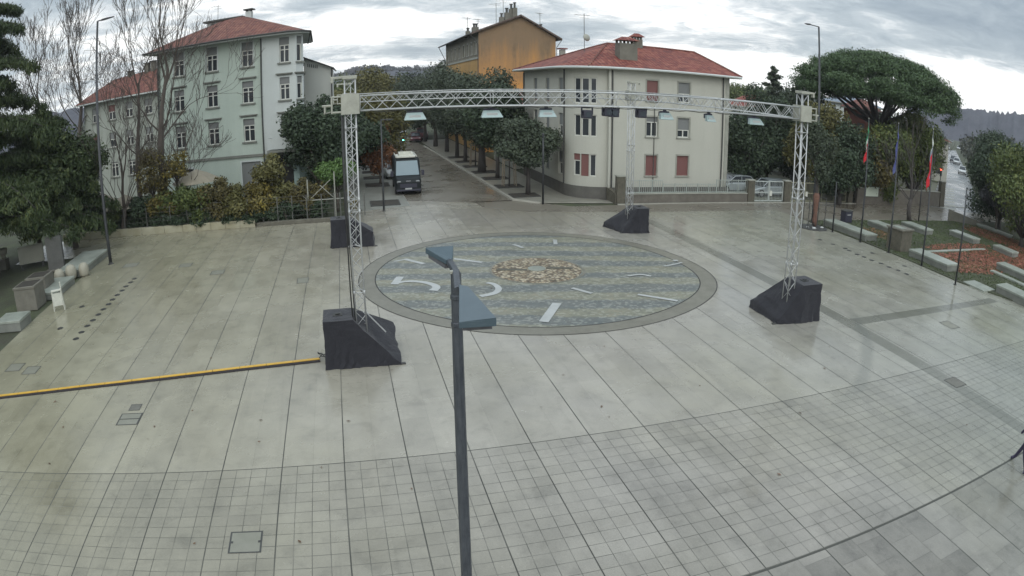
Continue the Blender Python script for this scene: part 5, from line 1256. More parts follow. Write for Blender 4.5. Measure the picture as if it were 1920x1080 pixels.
M['ochre'] = ochre(); M['ochre2'] = plaster('cleaner ochre plaster', (0.46, 0.27, 0.08), (0.33, 0.20, 0.07), .4)
M['greyfrieze'] = plaster('grey frieze plaster', (0.22, 0.20, 0.15), (0.16, 0.145, 0.11), .6)
MB().add([(0, 0, 0), (9.6, 0, 0), (9.6, 0, 14.3), (5.12, 0, 16.9), (0, 0, 14.9)], [(0, 1, 2, 3, 4)]).add([(9.6, 0, 0), (9.6, 25, 0), (9.6, 25, 14.3), (9.6, 0, 14.3)], [(0, 1, 2, 3)]).build('gable_wall', M['ochre'], ob, fix=False)
op = Path([(0, 25.6), (0, 0)]); ops = [(25.6 - a - .55, 25.6 - a + .55, 12.15, 13.75) for a in (1.8, 4.4, 7.0, 9.8, 13.2, 16.6, 20.2, 23.8)]
lo = [(25.6 - a - .5, 25.6 - a + .5, z, z + 1.7) for a in (1.8, 5.6, 9.8, 14.5, 19.2, 23.8) for z in (1.5, 4.9, 8.3)]
facade(op, 0, 11.6, lo, M['ochre2'], ob); facade(op, 11.6, 14.9, ops, M['greyfrieze'], ob)
MB().b2(-.10, -.0, 0, 25.6, 11.5, 11.75).build('string_course', M['cap'], ob)
for a, b, z0, z1 in ops: window(op, a, b, z0, z1, ob, surround=M['cap'], shut=.0)
for a, b, z0, z1 in lo: window(op, a, b, z0, z1, ob, shut=.5, sill=M['cap'])
MB().slab([(-1.0, -.5, 14.72), (5.12, -.5, 17.1), (5.12, 26.5, 17.1), (-1.0, 26.5, 14.72)], .22).slab([(5.12, -.5, 17.1), (10.3, -.5, 14.2), (10.3, 26.5, 14.2), (5.12, 26.5, 17.1)], .22).build('roof', tiles('dark brown roof tiles', (0.10, 0.07, 0.055), (0.06, 0.05, 0.045), (0.15, 0.11, 0.09), 'Y'), ob)
MB().tube((-1.05, -.5, 14.6), (-1.05, 26.5, 14.6), .08).tube((-1.0, -.35, 14.5), (-.1, -.15, 13.3), .04).tube((-.1, -.15, 13.3), (-.1, -.15, 0), .05).tube((10.25, -.4, 14.0), (9.65, -.1, 13.0), .04).tube((9.7, -.1, 13.0), (9.7, -.1, 0), .05).tube((-1.0, 26.2, 14.5), (-.15, 25.8, 12.6), .05).tube((-.15, 25.8, 12.6), (-.15, 25.8, 0), .05).build('gutter', M['iron'], ob)
MB().b2(6.4, 7.0, -.03, .0, 3.2, 7.9).build('downpipe_stain', M['shutred'], ob)
for x, y, z, h in ((3.6, 3, 16.2, 1.2), (4.3, 3, 16.5, 1.6), (4.9, 3.2, 16.8, 1.9), (5.3, 3.0, 16.8, 2.1), (.7, 6, 15.1, 1.2), (-.1, 6, 14.8, .9), (9.0, 4, 14.6, 1.6), (5.0, 6, 16.8, 1.7), (1.6, 9, 15.5, 1.1)):
    c = MB().b2(x - .28, x + .28, y, y + .5, z - .3, z + h * .75).build('chimney', M['conc'], ob); MB().tube((x, y + .25, z + h * .75), (x, y + .25, z + h + .1), .14, n=8).tube((x, y + .25, z + h + .1), (x, y + .25, z + h + .22), .22, n=8).build('flue', M['iron'], c)
for x, y, z, h, l in ((18.9, 82, 16.0, 3.0, 'tall TV antenna in front of the flues on the ochre house'), (20.3, 84, 16.7, 3.0, 'TV antenna behind the flues on the ochre house'), (16.0, 86, 14.9, 2.6, 'TV antenna over the window-side eave of the ochre house'), (17.0, 84, 15.2, 1.9, 'short TV antenna near the window-side eave of the ochre house'), (24.6, 82, 14.9, 3.0, 'TV antenna on the blank-side roof slope of the ochre house')):
    antenna(l, x, y, z, h, n=5, rz=R.uniform(-1, 1)).scale = (1.5, 1.5, 1)

# --- cream villa with the rounded corner
vb = thing('cream_villa', 'three storey cream villa with rounded corner and red tiled roof behind the railing', 'villa', (15.6, 43.3, 0))
VX, VY = 15.6, 43.3
AR = [(18.05 + 2.45 * math.cos(rad(a)), 46.0 + 2.45 * math.sin(rad(a))) for a in range(180, 271, 6)]
pts = [(15.6, 57.0)] + AR + [(18.05, 43.3), (28.05, 43.3), (28.05, 57.0)]
vp = Path([(x - VX, y - VY) for x, y in pts])
sF = vp.L[len(AR) + 1]; arc = lambda a: vp.L[1] + (vp.L[len(AR)] - vp.L[1]) * (a - 180) / 90.0
M['cream'] = plaster('pale cream plaster', (0.46, 0.455, 0.395), (0.40, 0.395, 0.34), 0.3, amt=.6)
ops = []; ws = []
def op_(a, b, z0, z1, **k): ops.append((round(a, 4), round(b, 4), z0, z1)); ws.append((a, b, z0, z1, k))
for (z0, z1, kind) in ((7.25, 8.75, 0), (4.62, 6.08, 1), (1.75, 3.25, 2)):
    for j, (u0, u1) in enumerate(((20.93, 21.85), (23.52, 24.52))):
        sh = {0: (1.0 if j == 0 else .55), 1: .25 if j == 0 else .6, 2: 1.0}[kind]
        op_(sF + u0 - 18.05, sF + u1 - 18.05, z0, z1, shut=sh, shm=M['shutred'] if (kind == 2 or (kind == 0 and j == 0)) else M['shutgrey'], surround=M['cap'])
    for j, (a0, a1) in enumerate(((210, 222.6), (224.2, 238), (239.6, 250.5))):
        op_(arc(a0), arc(a1), z0 - .35 if kind == 0 else z0 - .1, z1, shut={0: .0, 1: (.0, .15, .0)[j], 2: (.3, 1.0, .0)[j]}[kind], shm=M['shutred'], mull=False, surround=None)
    for v0, v1 in ((52.95, 53.9), (49.6, 50.56), (46.3, 47.3)):
        op_(57.0 - v1, 57.0 - v0, z0 - (.4 if kind == 0 else .3), z1, shut=.95 if v0 > 48 else .5, shm=M['shutgrey'], mull=False)
facade(vp, 0.85, 9.45, ops, M['cream'], vb)
for a, b, z0, z1, k in ws: window(vp, a, b, z0, z1, vb, **k)
pl = Path([(x - VX - (.04 if x < 15.7 else 0), y - VY - .0) for x, y in pts]); facade(Path([(-.05, 13.7)] + [((18.05 + 2.50 * math.cos(rad(a))) - VX, 46.0 + 2.50 * math.sin(rad(a)) - VY) for a in range(180, 271, 6)] + [(2.45, -.05), (12.5, -.05)]), 0, 0.92, [], stone('dark grey plinth stone', (0.075, 0.07, 0.062), (0.12, 0.115, 0.10), 1.5, .7), vb, 'plinth')
MB().b2(2.35, 2.50, -.13, 0.3, 0.9, 9.4).build('pilaster', M['cream'], vb)
for x_, y_, z_, r_ in ((2.63, -.09, 9.35, .055), (11.85, -.09, 9.4, .055), (5.95, -.06, 6.9, .03), (-.05, 2.6, 9.35, .06), (-.08, 13.5, 9.3, .06)): MB().tube((x_, y_, .9), (x_, y_, z_), r_, n=8).build('drainpipe', M['iron'], vb)
MB().b2(12.12, 12.44, -.035, 0, .92, 9.42).build('corner_strip', M['cap'], vb)
# roof: eave outline follows the rounded corner
EV = [(14.85, 57.9)] + [(18.05 + 3.25 * math.cos(rad(a)), 46.0 + 3.25 * math.sin(rad(a))) for a in range(180, 271, 10)] + [(28.75, 42.6), (28.75, 57.9)]
EV = [(x - VX, y - VY, 9.58) for x, y in EV]
R0, R1 = (19.6 - VX, 47.6 - VY, 11.58), (27.35 - VX, 47.6 - VY, 11.45); nE = len(EV); mb = MB()
mb.add(EV + [R0, R1], [(i, i + 1, nE) for i in range(0, nE - 3)] + [(nE - 3, nE - 2, nE + 1, nE), (nE - 2, nE - 1, nE + 1), (nE - 1, 0, nE, nE + 1)])
M['tileB'] = tiles('red clay roof tiles', (0.165, 0.036, 0.026), (0.085, 0.026, 0.022), (0.26, 0.095, 0.062))
mb.build('roof', M['tileB'], vb)
MB().prism([(x, y) for x, y, z in EV], 9.40, 9.56).build('eave', plaster('eave boards', (0.42, 0.41, 0.33), (0.33, 0.32, 0.26)), vb)
MB().path([(x * 1.0, y, 9.50) for x, y, z in [EV[0]] + EV[1:-1]], .085, 6).build('gutter', M['wplaster'], vb)
MB().tube(R0, R1, .10, n=6).tube(R1, EV[-2], .09, n=6).tube(R0, EV[7], .09, n=6).tube(R0, EV[0], .09, n=6).build('ridge_tiles', M['tileA'], vb)
def bigchim(x0, x1, y0, y1, zb, zt, m, name='chimney'):
    c = MB().b2(x0, x1, y0, y1, zb, zt).build('chimney', m, vb)
    for x in (x0 + .1, x1 - .1, (x0 + x1) / 2):
        for y in (y0 + .1, y1 - .1): MB().b2(x - .07, x + .07, y - .07, y + .07, zt, zt + .22).build('chimney_post', M['conc'], c)
    a, b = (x0 + x1) / 2, (y0 + y1) / 2; w_, d_ = (x1 - x0) / 2 + .16, (y1 - y0) / 2 + .16
    MB().add([(a - w_, b - d_, zt + .22), (a + w_, b - d_, zt + .22), (a + w_, b + d_, zt + .22), (a - w_, b + d_, zt + .22), (a - w_ * .4, b, zt + .52), (a + w_ * .4, b, zt + .52)], [(0, 3, 2, 1), (0, 1, 5, 4), (1, 2, 5), (2, 3, 4, 5), (3, 0, 4)]).build('chimney_roof', M['tileB'], c)
bigchim(19.25 - VX, 20.65 - VX, 44.3 - VY, 45.2 - VY, 9.9, 11.45, M['conc'])
bigchim(21.75 - VX, 22.45 - VX, 47.2 - VY, 47.9 - VY, 11.0, 12.05, M['conc'])
c = MB().b2(18.5 - VX, 18.95 - VX, 55.5 - VY, 55.95 - VY, 9.6, 11.4).build('chimney', M['cap'], vb); MB().b2(18.35 - VX, 19.1 - VX, 55.35 - VY, 56.1 - VY, 11.45, 11.55).build('chimney_cap', M['tileB'], c)
antenna('tall TV antenna with a satellite dish standing on the cream villa roof', 17.9, 48.0, 10.6, 3.3, n=5, dish=True).scale = (1.2, 1.2, 1)

# --- smaller buildings seen between the trees
def house(name, label, x, y, rz, w_, d_, h, hr, wm, rm, cat='house', wins=True, gable=True, winm=None):
    t = thing(name, label, cat, (x, y, 0), rz); p = Path([(0, 0), (w_, 0), (w_, d_), (0, d_), (0, 0)]); ops = []
    if wins:
        n = max(1, int(w_ / 2.6)); fl = max(1, int(h / 3))
        for f_ in range(fl):
            for i in range(n): c = w_ * (i + .5) / n; ops.append((c - .45, c + .45, f_ * h / fl + 1.0, f_ * h / fl + 2.5))
    facade(p, 0, h, ops, wm, t)
    for a, b, z0, z1 in ops: window(p, a, b, z0, z1, t, shut=.4, mull=False)
    e = .5; mb = MB(); mb.add([(-e, -e, h), (w_ + e, -e, h), (w_ + e, d_ + e, h), (-e, d_ + e, h), (min(d_ / 2, w_ * .4), d_ / 2, h + hr), (w_ - min(d_ / 2, w_ * .4), d_ / 2, h + hr)], [(0, 1, 5, 4), (1, 2, 5), (2, 3, 4, 5), (3, 0, 4)]); mb.build('roof', rm, t)
    MB().b2(-e, w_ + e, -e, d_ + e, h - .15, h - .01).build('eave', M['cap'], t)
    return t
house('cream_house', 'cream house wall showing between the street trees, under the ochre gable', 15.9, 61.5, 0, 7.5, 9, 6.3, 1.6, M['cream'], M['tileA'])
house('red_roofed_house', 'small distant house with bright red roof just past the villa corner', 59.5, 92.5, -.55, 8.5, 8, 6.6, 2.0, M['cream'], M['tileB'])
house('garden_house', 'dark gabled house half hidden by trees between villa and parked cars', 30.2, 57.2, -.35, 5.4, 7, 5.3, 1.5, plaster('brown plaster', (0.20, 0.15, 0.10), (0.12, 0.10, 0.075)), M['iron'])
house('pink_house', 'pinkish red house showing under the umbrella pine', 54.0, 57.6, -.78, 4.4, 6, 8.4, 1.2, plaster('pinkish red plaster', (0.30, 0.12, 0.095), (0.20, 0.09, 0.07)), M['tileA'])
house('blue_grey_building', 'blue-grey roofed building far behind the umbrella pine trunk', 64.5, 73.5, -.75, 9, 8, 9.0, 1.3, M['wplaster'], stone('blue grey roof', (0.13, 0.16, 0.20), (0.2, 0.23, 0.27), 2))
house('hillside_house', 'small pale house with red roof on the far slope', 28, 300, 0, 12, 9, 8.6, 4, M['cream'], M['tileB'], wins=False)
house('hillside_house', 'small pale square house beside the red roofed one on the far slope', 38.5, 300, 0, 5, 6, 13, 1, M['cream'], M['tileA'], wins=False)
house('beige_house', 'beige house behind the trees between the second and third flagpoles', 73, 66, -.8, 9, 8, 6.0, 1.6, M['cream'], M['tileA'])
# beige garden parasols
M['canvas'] = stone('dull beige canvas', (0.19, 0.165, 0.12), (0.26, 0.235, 0.18), 1.5, .8)
for x, y, zt, r_, lab in ((-10.6, 44.9, 3.7, 1.9, 'large dull beige garden parasol in front of the green block'), (-16.2, 44.6, 2.6, 1.7, 'lower beige garden parasol behind the hedge'), (-18.9, 45.6, 3.0, 1.6, 'pale garden parasol near the bare tree trunks')):
    t = thing('garden_parasol', lab, 'parasol', (x, y, 0), 0, 'garden parasols behind the hedge'); MB().tube((0, 0, 0), (0, 0, zt), .04).build('pole', M['stake'], t)
    MB().lathe((0, 0, 0), [(r_, zt - .85), (r_ * .5, zt - .36), (0.02, zt)], 8).build('canopy', M['canvas'], t)
# ------------------------------------------------------------------ vehicles
M['tyre'] = mat('tyre rubber', (0.02, 0.02, 0.02), 0.8); M['rim'] = mat('alloy rim', (0.35, 0.35, 0.36), 0.35, .7)
M['carglass'] = mat('car glass', (0.03, 0.035, 0.04), 0.06); M['lens'] = mat('headlamp lens', (0.55, 0.57, 0.58), 0.1); M['tail'] = mat('tail lamp', (0.25, 0.02, 0.02), 0.2)
def paint(name, c, r=.28):
    m = mat(name, c, r, .25); m.node_tree.nodes['Principled BSDF'].inputs['Coat Weight'].default_value = .6; return m
def loft(rows): # rows: list of (x, [(y,z)...]) sections with equal counts
    n = len(rows[0][1]); vs = [(x, y, z) for x, sec in rows for y, z in sec]; fs = []
    for i in range(len(rows) - 1):
        for j in range(n): fs.append((i * n + j, i * n + (j + 1) % n, (i + 1) * n + (j + 1) % n, (i + 1) * n + j))
    fs += [tuple(range(n - 1, -1, -1)), tuple(range((len(rows) - 1) * n, len(rows) * n))]
    return MB().add(vs, fs)
def wheels(t, xs, hw, r):
    for x in xs:
        for s in (-1, 1):
            wv = MB(); wv.tube((x, s * (hw - .18), r), (x, s * hw, r), r, n=20); w_ = wv.build('wheel', M['tyre'], t, smooth=False, bevel=.02)
            MB().tube((x, s * (hw + .001), r), (x, s * (hw + .012), r), r * .62, n=16).build('rim', M['rim'], w_)
def sec(hw, z0, z1, k=.06): # rounded section
    return [(-hw + k, z0), (hw - k, z0), (hw, z0 + k), (hw, z1 - k), (hw - k, z1), (-hw + k, z1), (-hw, z1 - k), (-hw, z0 + k)]
def car(name, label, x, y, rz, pm, L=4.2, w_=1.76, h=1.45, group=None, est=False):
    """x axis of the car points to its front"""
    t = thing(name, label, 'car', (x, y, 0), rz, group); H_ = w_ / 2; zb = .25; zs = h * .60
    rows = [(-L / 2, sec(H_ * .86, zb + .12, zs * .92)), (-L / 2 + .12, sec(H_ * .95, zb, zs)), (-L * .28, sec(H_, zb - .03, zs + .03)), (L * .12, sec(H_, zb - .03, zs + .02)), (L * .30, sec(H_ * .98, zb - .03, zs - .05)), (L / 2 - .25, sec(H_ * .93, zb, zs - .16)), (L / 2, sec(H_ * .78, zb + .08, zs - .30))]
    loft(rows).build('body', pm, t, bevel=.03)
    r0 = -L / 2 + (.10 if est else .45); sl = lambda k: sec(k, zs - .02, h - .02 if k < 0 else zs, .02)
    g = loft([(r0, sec(H_ * .80, zs - .03, zs + .05, .02)), (r0 + (.22 if est else .55), sec(H_ * .72, zs - .03, h - .10, .05)), (-L * .05, sec(H_ * .74, zs - .03, h - .03, .06)), (L * .08, sec(H_ * .73, zs - .03, h - .07, .05)), (L * .26, sec(H_ * .82, zs - .05, zs + .03, .02))])
    g.build('windows', M['carglass'], t, bevel=.02)
    loft([(r0 + (.20 if est else .50), sec(H_ * .70, h - .13, h - .06, .02)), (-L * .05, sec(H_ * .73, h - .08, h + .005, .03)), (L * .085, sec(H_ * .71, h - .12, h - .04, .02))]).build('roof', pm, t, bevel=.015)
    for s in (-1, 1): # pillars
        for pa, pb, pr in (((L * .25, s * H_ * .79, zs), (L * .085, s * H_ * .71, h - .07), .035), ((r0 + .05, s * H_ * .78, zs), (r0 + (.22 if est else .52), s * H_ * .70, h - .10), .05), ((-L * .06, s * H_ * .80, zs), (-L * .06, s * H_ * .735, h - .05), .035)): MB().tube(pa, pb, pr, n=5).build('pillar', pm, t)
        MB().box((L / 2 - .12, s * H_ * .66, zs - .25), (.14, .30, .14)).build('headlight', M['lens'], t, bevel=.03)
        MB().box((-L / 2 + .06, s * H_ * .74, zs - .14), (.10, .24, .16)).build('tail_light', M['tail'], t, bevel=.02)
        MB().box((L * .20, s * (H_ + .09), zs + .05), (.10, .16, .12)).build('mirror', pm, t, bevel=.02)
    MB().box((L / 2 - .03, 0, .42), (.06, H_ * 1.2, .16)).build('grille', M['housing'], t)
    wheels(t, (-L * .31, L * .31), H_, .32)
    return t
# dark panel van parked facing the square
vt = thing('panel_van', 'dark grey high roof van facing the camera with white gear on its roof', 'van', (4.62, 49.1, 0), rad(-90) - .03)
pv = mat('dark van paint', (0.010, 0.013, 0.014), .55, spec=.25); Hh_ = 1.0
vt.location = (4.62, 51.9, 0)
loft([(-2.9, sec(.98, .35, 2.55, .10)), (-2.7, sec(1.0, .30, 2.62, .12)), (.95, sec(1.0, .30, 2.62, .12)), (1.25, sec(1.0, .30, 2.55, .14)), (1.75, sec(.99, .30, 2.0, .12)), (2.05, sec(.99, .30, 1.45, .10)), (2.75, sec(.96, .32, 1.22, .12)), (2.95, sec(.88, .38, .98, .10))]).build('body', pv, vt, bevel=.03)
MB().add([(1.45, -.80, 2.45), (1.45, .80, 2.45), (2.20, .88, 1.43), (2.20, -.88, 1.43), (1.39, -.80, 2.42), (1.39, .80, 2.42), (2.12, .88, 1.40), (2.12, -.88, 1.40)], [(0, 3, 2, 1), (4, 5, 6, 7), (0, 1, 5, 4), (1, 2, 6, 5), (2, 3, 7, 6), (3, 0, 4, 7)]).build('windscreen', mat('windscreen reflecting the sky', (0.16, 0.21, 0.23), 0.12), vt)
for s in (-1, 1):
    MB().add([(.75, s * 1.003, 1.45), (1.75, s * 1.003, 1.45), (1.55, s * .99, 1.95), (.75, s * 1.0, 2.1)], [(0, 1, 2, 3)]).build('side_window', M['carglass'], vt)
    MB().box((1.95, s * 1.17, 1.55), (.14, .22, .42)).build('mirror', M['housing'], vt, bevel=.03)
    MB().box((2.83, s * .70, .98), (.20, .30, .22)).build('headlight', mat('dull headlamp', (.2, .21, .21), .2), vt, bevel=.04)
MB().box((2.93, 0, .72), (.08, 1.25, .30)).build('grille', M['housing'], vt); MB().box((2.99, 0, .50), (.02, .50, .11)).build('number_plate', M['marble'], vt)
MB().box((2.90, 0, 1.07), (.04, .34, .05)).build('badge_strip', M['rim'], vt); MB().box((2.86, 0, .38), (.22, 1.8, .16)).build('bumper', M['housing'], vt, bevel=.03)
wheels(vt, (-1.75, 2.0), 1.0, .36)
gr = MB(); gr.b2(-.6, 1.2, -.78, .70, 2.66, 2.80); gr.build('roof_box', M['whitep'], vt, bevel=.02)
MB().b2(-.5, .8, -.55, -.42, 2.80, 3.0).b2(-.5, .8, .42, .55, 2.80, 3.0).b2(-.5, -.38, -.42, .42, 2.80, 3.0).b2(.68, .8, -.42, .42, 2.80, 2.98).build('roof_rack', M['whitep'], vt)
for s in (-.8, .8): MB().tube((-2.4, s, 2.72), (1.1, s, 2.72), .04).build('roof_rail', M['whitep'], vt)
W1 = paint('white car paint', (.55, .56, .55)); S1 = paint('silver car paint', (.30, .33, .34)); D1 = paint('dark car paint', (.04, .045, .05)); RD = paint('dark red car paint', (.13, .025, .03))
car('parked_car', 'silver saloon parked behind the railing beside the cream villa', 30.9, 46.4, rad(182), S1, 4.5, 1.78, 1.48)
car('parked_car', 'pale silver hatchback parked directly behind the white gate', 33.2, 44.6, rad(180), S1, 4.0, 1.72, 1.45, est=True)
car('parked_car', 'white car parked behind the dark van on the street', 4.3, 60.0, rad(-90), W1)
car('parked_car', 'white car further up the street, behind the red ones', 9.3, 113.5, rad(-90), W1)
car('parked_car', 'dark red car far up the street under the trees', 10.4, 99.0, rad(-95), RD, est=True)
car('parked_car', 'dark red car beside the other red one, far up the street', 11.9, 104, rad(-95), RD, w_=1.9, h=1.7, est=True)
ra = math.atan2(106 - 62, 145 - 82)
for i, (x, y, m_, lab) in enumerate(((104.5, 74.3, W1, 'first white car standing on the road beyond the lone stone pillar'), (129.5, 94.2, W1, 'second white car on the road beyond the lone stone pillar'), (135, 99.5, D1, 'dark car close behind the second white car on the long straight road'),
        (206, 155, W1, 'small white car in the middle of the long straight road'), (232, 168, W1, 'bright distant car beyond the small white one on the long straight road'), (330, 245, S1, 'most distant tiny car on the long straight road'))):
    car('distant_car', lab, x, y, ra + PI + (.0 if i < 3 else .0), m_, group='cars on the long straight road', h=1.5)
# traffic lights
def traffic(label, x, y, h, col, which, rz):
    t = thing('traffic_light', label, 'traffic light', (x, y, 0), rz)
    MB().tube((0, 0, 0), (0, 0, h + .5), .06, n=8).build('pole', M['polegrey'], t); hd = MB().b2(-.16, .16, -.32, -.08, h - .55, h + .55).build('signal_head', M['housing'], t, bevel=.02)
    for k_, c in enumerate(((.3, .02, .02), (.25, .15, .02), (.02, .2, .08))):
        on = k_ == which; z = h + .33 - .33 * k_
        m = mat('lit signal lens', c, .3, emit=(col, 14.0)) if on else mat('dark signal lens', tuple(v * .2 for v in c), .3)
        MB().tube((0, -.34, z), (0, -.30, z), .12, n=14).build('lens', m, hd); MB().b2(-.13, .13, -.48, -.34, z + .11, z + .135).build('visor', M['housing'], hd)
traffic('traffic light showing green on the street behind the van', 6.359, 73.667, 2.55, (.15, 1.0, .6), 2, -.1)
traffic('traffic light showing red at the mouth of the long straight road', 70.66, 54.227, 2.1, (1.0, .06, .03), 0, -.9)
# ------------------------------------------------------------------ trees and plants
M['bark'] = bark('dark bark'); M['barkb'] = bark('grey brown bark', (0.045, 0.036, 0.030), (0.095, 0.078, 0.064)); M['barkd'] = bark('wet black bark', (0.035, 0.03, 0.028), (0.07, 0.062, 0.055))
LD_ = leafmat('dark evergreen leaves', (0.023, 0.036, 0.021), (0.042, 0.062, 0.034), (0.072, 0.094, 0.049))
LO = leafmat('holm oak leaves', (0.031, 0.043, 0.026), (0.055, 0.070, 0.044), (0.085, 0.101, 0.062))
LM = leafmat('mid green leaves', (0.045, 0.065, 0.022), (0.085, 0.110, 0.032), (0.17, 0.175, 0.050))
LL = leafmat('fresh green leaves', (0.050, 0.095, 0.025), (0.085, 0.145, 0.040), (0.12, 0.18, 0.06))
LV = leafmat('olive green leaves', (0.065, 0.065, 0.023), (0.111, 0.104, 0.036), (0.156, 0.137, 0.046))
LA = leafmat('orange autumn leaves', (0.12, 0.055, 0.026), (0.19, 0.085, 0.038), (0.26, 0.13, 0.055))
LY = leafmat('yellow autumn leaves', (0.065, 0.060, 0.022), (0.13, 0.105, 0.028), (0.34, 0.27, 0.05))
LB = leafmat('brown russet leaves', (0.055, 0.050, 0.022), (0.095, 0.080, 0.030), (0.19, 0.16, 0.045))
LP_ = leafmat('pine needles', (0.038, 0.064, 0.028), (0.062, 0.100, 0.042), (0.092, 0.135, 0.058))
LC = leafmat('cedar needles', (0.022, 0.036, 0.016), (0.046, 0.066, 0.024), (0.115, 0.130, 0.045))
LG = leafmat('purple green leaves', (0.036, 0.036, 0.042), (0.065, 0.065, 0.065), (0.098, 0.101, 0.078))
def blobs(cx, cy, z0, z1, rx, ry, n, R, size=(.28, .5), low=.15):
    out = [(cx, cy, (z0 + z1) / 2, rx * .72, ry * .72, (z1 - z0) / 2 * .74)]
    for _ in range(n):
        a = R.uniform(0, 2 * PI); c = R.uniform(-1, 1); q_ = math.sqrt(1 - c * c) * R.uniform(.55, 1.05); k_ = R.uniform(*size)
        out.append((cx + rx * q_ * math.cos(a), cy + ry * q_ * math.sin(a), (z0 + z1) / 2 + (z1 - z0) / 2 * c * .80, rx * k_, ry * k_, (z1 - z0) / 2 * k_ * .9))
    return out
def tree(name, label, x, y, z0, z1, rx, leafm, n=7000, size=.16, trunk=.18, ry=None, seed=1, nb=16, bm=None, group=None, lean=(0, 0), z=0.0, low=None, bs=(.28, .5)):
    """leafy tree: tapered trunk with limbs, crown of leaf clumps with an uneven outline; x, y at the trunk foot"""
    R_ = random.Random(seed); t = thing(name, label, 'tree', (x, y, z), 0, group); ry = ry or rx
    cx, cy = lean; mb = MB(); zt = z0 + (z1 - z0) * .55
    mb.path([(0, 0, 0), (cx * .3 + .03, cy * .3, z0 * .5), (cx * .7, cy * .7, z0 * .9), (cx, cy, zt)], [trunk * 1.15, trunk * .92, trunk * .75, trunk * .3], 9)
    for k_ in range(7):
        a = 2 * PI * k_ / 7 + R_.uniform(-.3, .3); s = R_.uniform(.5, .75)
        mb.path([(cx * .75, cy * .75, z0 * R_.uniform(.8, .98)), (cx + rx * s * .5 * math.cos(a), cy + ry * s * .5 * math.sin(a), z0 + (z1 - z0) * R_.uniform(.12, .3)), (cx + rx * s * math.cos(a), cy + ry * s * math.sin(a), z0 + (z1 - z0) * R_.uniform(.4, .7))], [trunk * .5, trunk * .32, trunk * .1], 6)
    mb.build('trunk', bm or M['bark'], t, smooth=True)
    leaves('crown', blobs(cx, cy, z0, z1, rx, ry, nb, R_, bs), int(n * 1.5), size * .80, leafm, t, seed)
    return t
def bare(name, label, x, y, h, r, seed, depth=6, first=.3, lean=(0, 0), spread=.5, L0=None, group='bare winter trees', bm=None, minr=.012, kids=(2, 3), n1=5):
    R_ = random.Random(seed); t = thing(name, label, 'tree', (x, y, 0), 0, group); mb = MB(); br = MB()
    pts = [Vector((lean[0] * s + .12 * math.sin(s * 5 + seed), lean[1] * s, h * first * s)) for s in (0, .35, .7, 1)]
    mb.path(pts, [r * 1.2, r, r * .92, r * .8], 10); mb.build('trunk', bm or M['barkb'], t, smooth=True)
    top = pts[-1]; L0 = L0 or h * .27
    branch_tree(br, top, (lean[0] * .02, lean[1] * .02, 1), L0, r * .78, depth, R_, spread * .8, .17, kids, .10, .76, minr)
    for k_ in range(n1):
        a = 2 * PI * (k_ + R_.random() * .6) / n1; p = pts[2].lerp(top, R_.uniform(.3, 1))
        branch_tree(br, p, (math.cos(a) * .9, math.sin(a) * .9, R_.uniform(.55, 1.2)), L0 * R_.uniform(.7, .95), r * .26, depth - 1, R_, spread, .12, kids, .14, .75, minr)
    br.build('branches', bm or M['barkb'], t); return t
bare('bare_tree', 'tall slender bare winter tree between the pale house and the green block', *(-14.862, 44.588), 15.2, .19, 21, 6, .42, L0=3.9, spread=.50, n1=4)
bare('bare_tree', 'thickest bare winter tree, its dark trunk crossing the green block corner', *(-12.715, 43.687), 15.8, .27, 8, 6, .44, L0=4.0, spread=.52, n1=4)
bare('bare_tree', 'smaller bare tree against the sky beside the tall dark cedar', *(-31.834, 62.342), 17.0, .24, 33, 6, .46, L0=4.6, minr=.018, spread=.55, n1=5)
bare('bare_tree', 'smaller bare tree against the sky next to the tall lamp post', *(-28.108, 64.109), 17.2, .30, 14, 6, .46, L0=4.8, minr=.018, spread=.58, n1=5)
bare('bare_shrub_tree', 'low bare branching tree in front of the pale house', *(-15.886, 43.17), 8.6, .18, 41, 5, .22, L0=2.9, n1=7)
bare('bare_shrub_tree', 'low bare tree with fine twigs in front of the green block wall', *(-11.406, 44.563), 8.8, .16, 45, 5, .22, L0=2.9, n1=7)
# young bare trees on the lawn at right
bare('young_bare_tree', 'young bare tree forking low, behind the squat stone pillar', *(41.073, 34.726), 8.0, .20, 52, 5, .22, L0=2.4, n1=4, group=None, bm=M['barkd'])
# cedar on the far left: drooping layered boughs
def cedar(label, x, y, h, r, seed, zmin=2.0, nb=34, n=26000, name='cedar_tree', rmax=8.5):
    R_ = random.Random(seed); t = thing(name, label, 'tree', (x, y, 0)); tr = MB(); tr.path([(0, 0, 0), (.1, 0, h * .4), (0, .1, h * .75), (0, 0, h)], [r, r * .75, r * .4, .04], 10)
    B = []
    for k_ in range(nb):
        s = k_ / (nb - 1); z = zmin + (h - zmin) * s; L_ = rmax * (1 - s) ** .62 * R_.uniform(.75, 1.08) + .6; a = k_ * 2.4 + R_.uniform(-.3, .3)
        dx, dy = math.cos(a), math.sin(a); P3 = []
        for i in range(6):
            q_ = i / 5; P3.append((dx * L_ * q_, dy * L_ * q_, z + .25 * L_ * q_ * .6 - .34 * L_ * q_ * q_))
        tr.path(P3, [.09, .075, .06, .045, .03, .015], 5)
        for i in range(1, 6):
            q_ = i / 5; wv = L_ * .20 * (1.2 - q_) + .35
            for s_ in (-1, 0, 1):
                px, py = P3[i][0] - dy * wv * s_ * .9, P3[i][1] + dx * wv * s_ * .9
                B.append((px, py, P3[i][2] - .22 - .18 * abs(s_), wv * .85, wv * .85, .26 + .05 * L_ * .5, 1.0 * wv))
    tr.build('trunk', M['barkd'], t, smooth=True); leaves('crown', B, int(n * 2.1), .085, LC, t, seed, aspect=3.4, shell=.2, droop=.8); return t
cedar('very tall dark cedar with drooping boughs', -23.6, 35.6, 19.0, .42, 3, 3.4, 34, 60000, rmax=7.6)
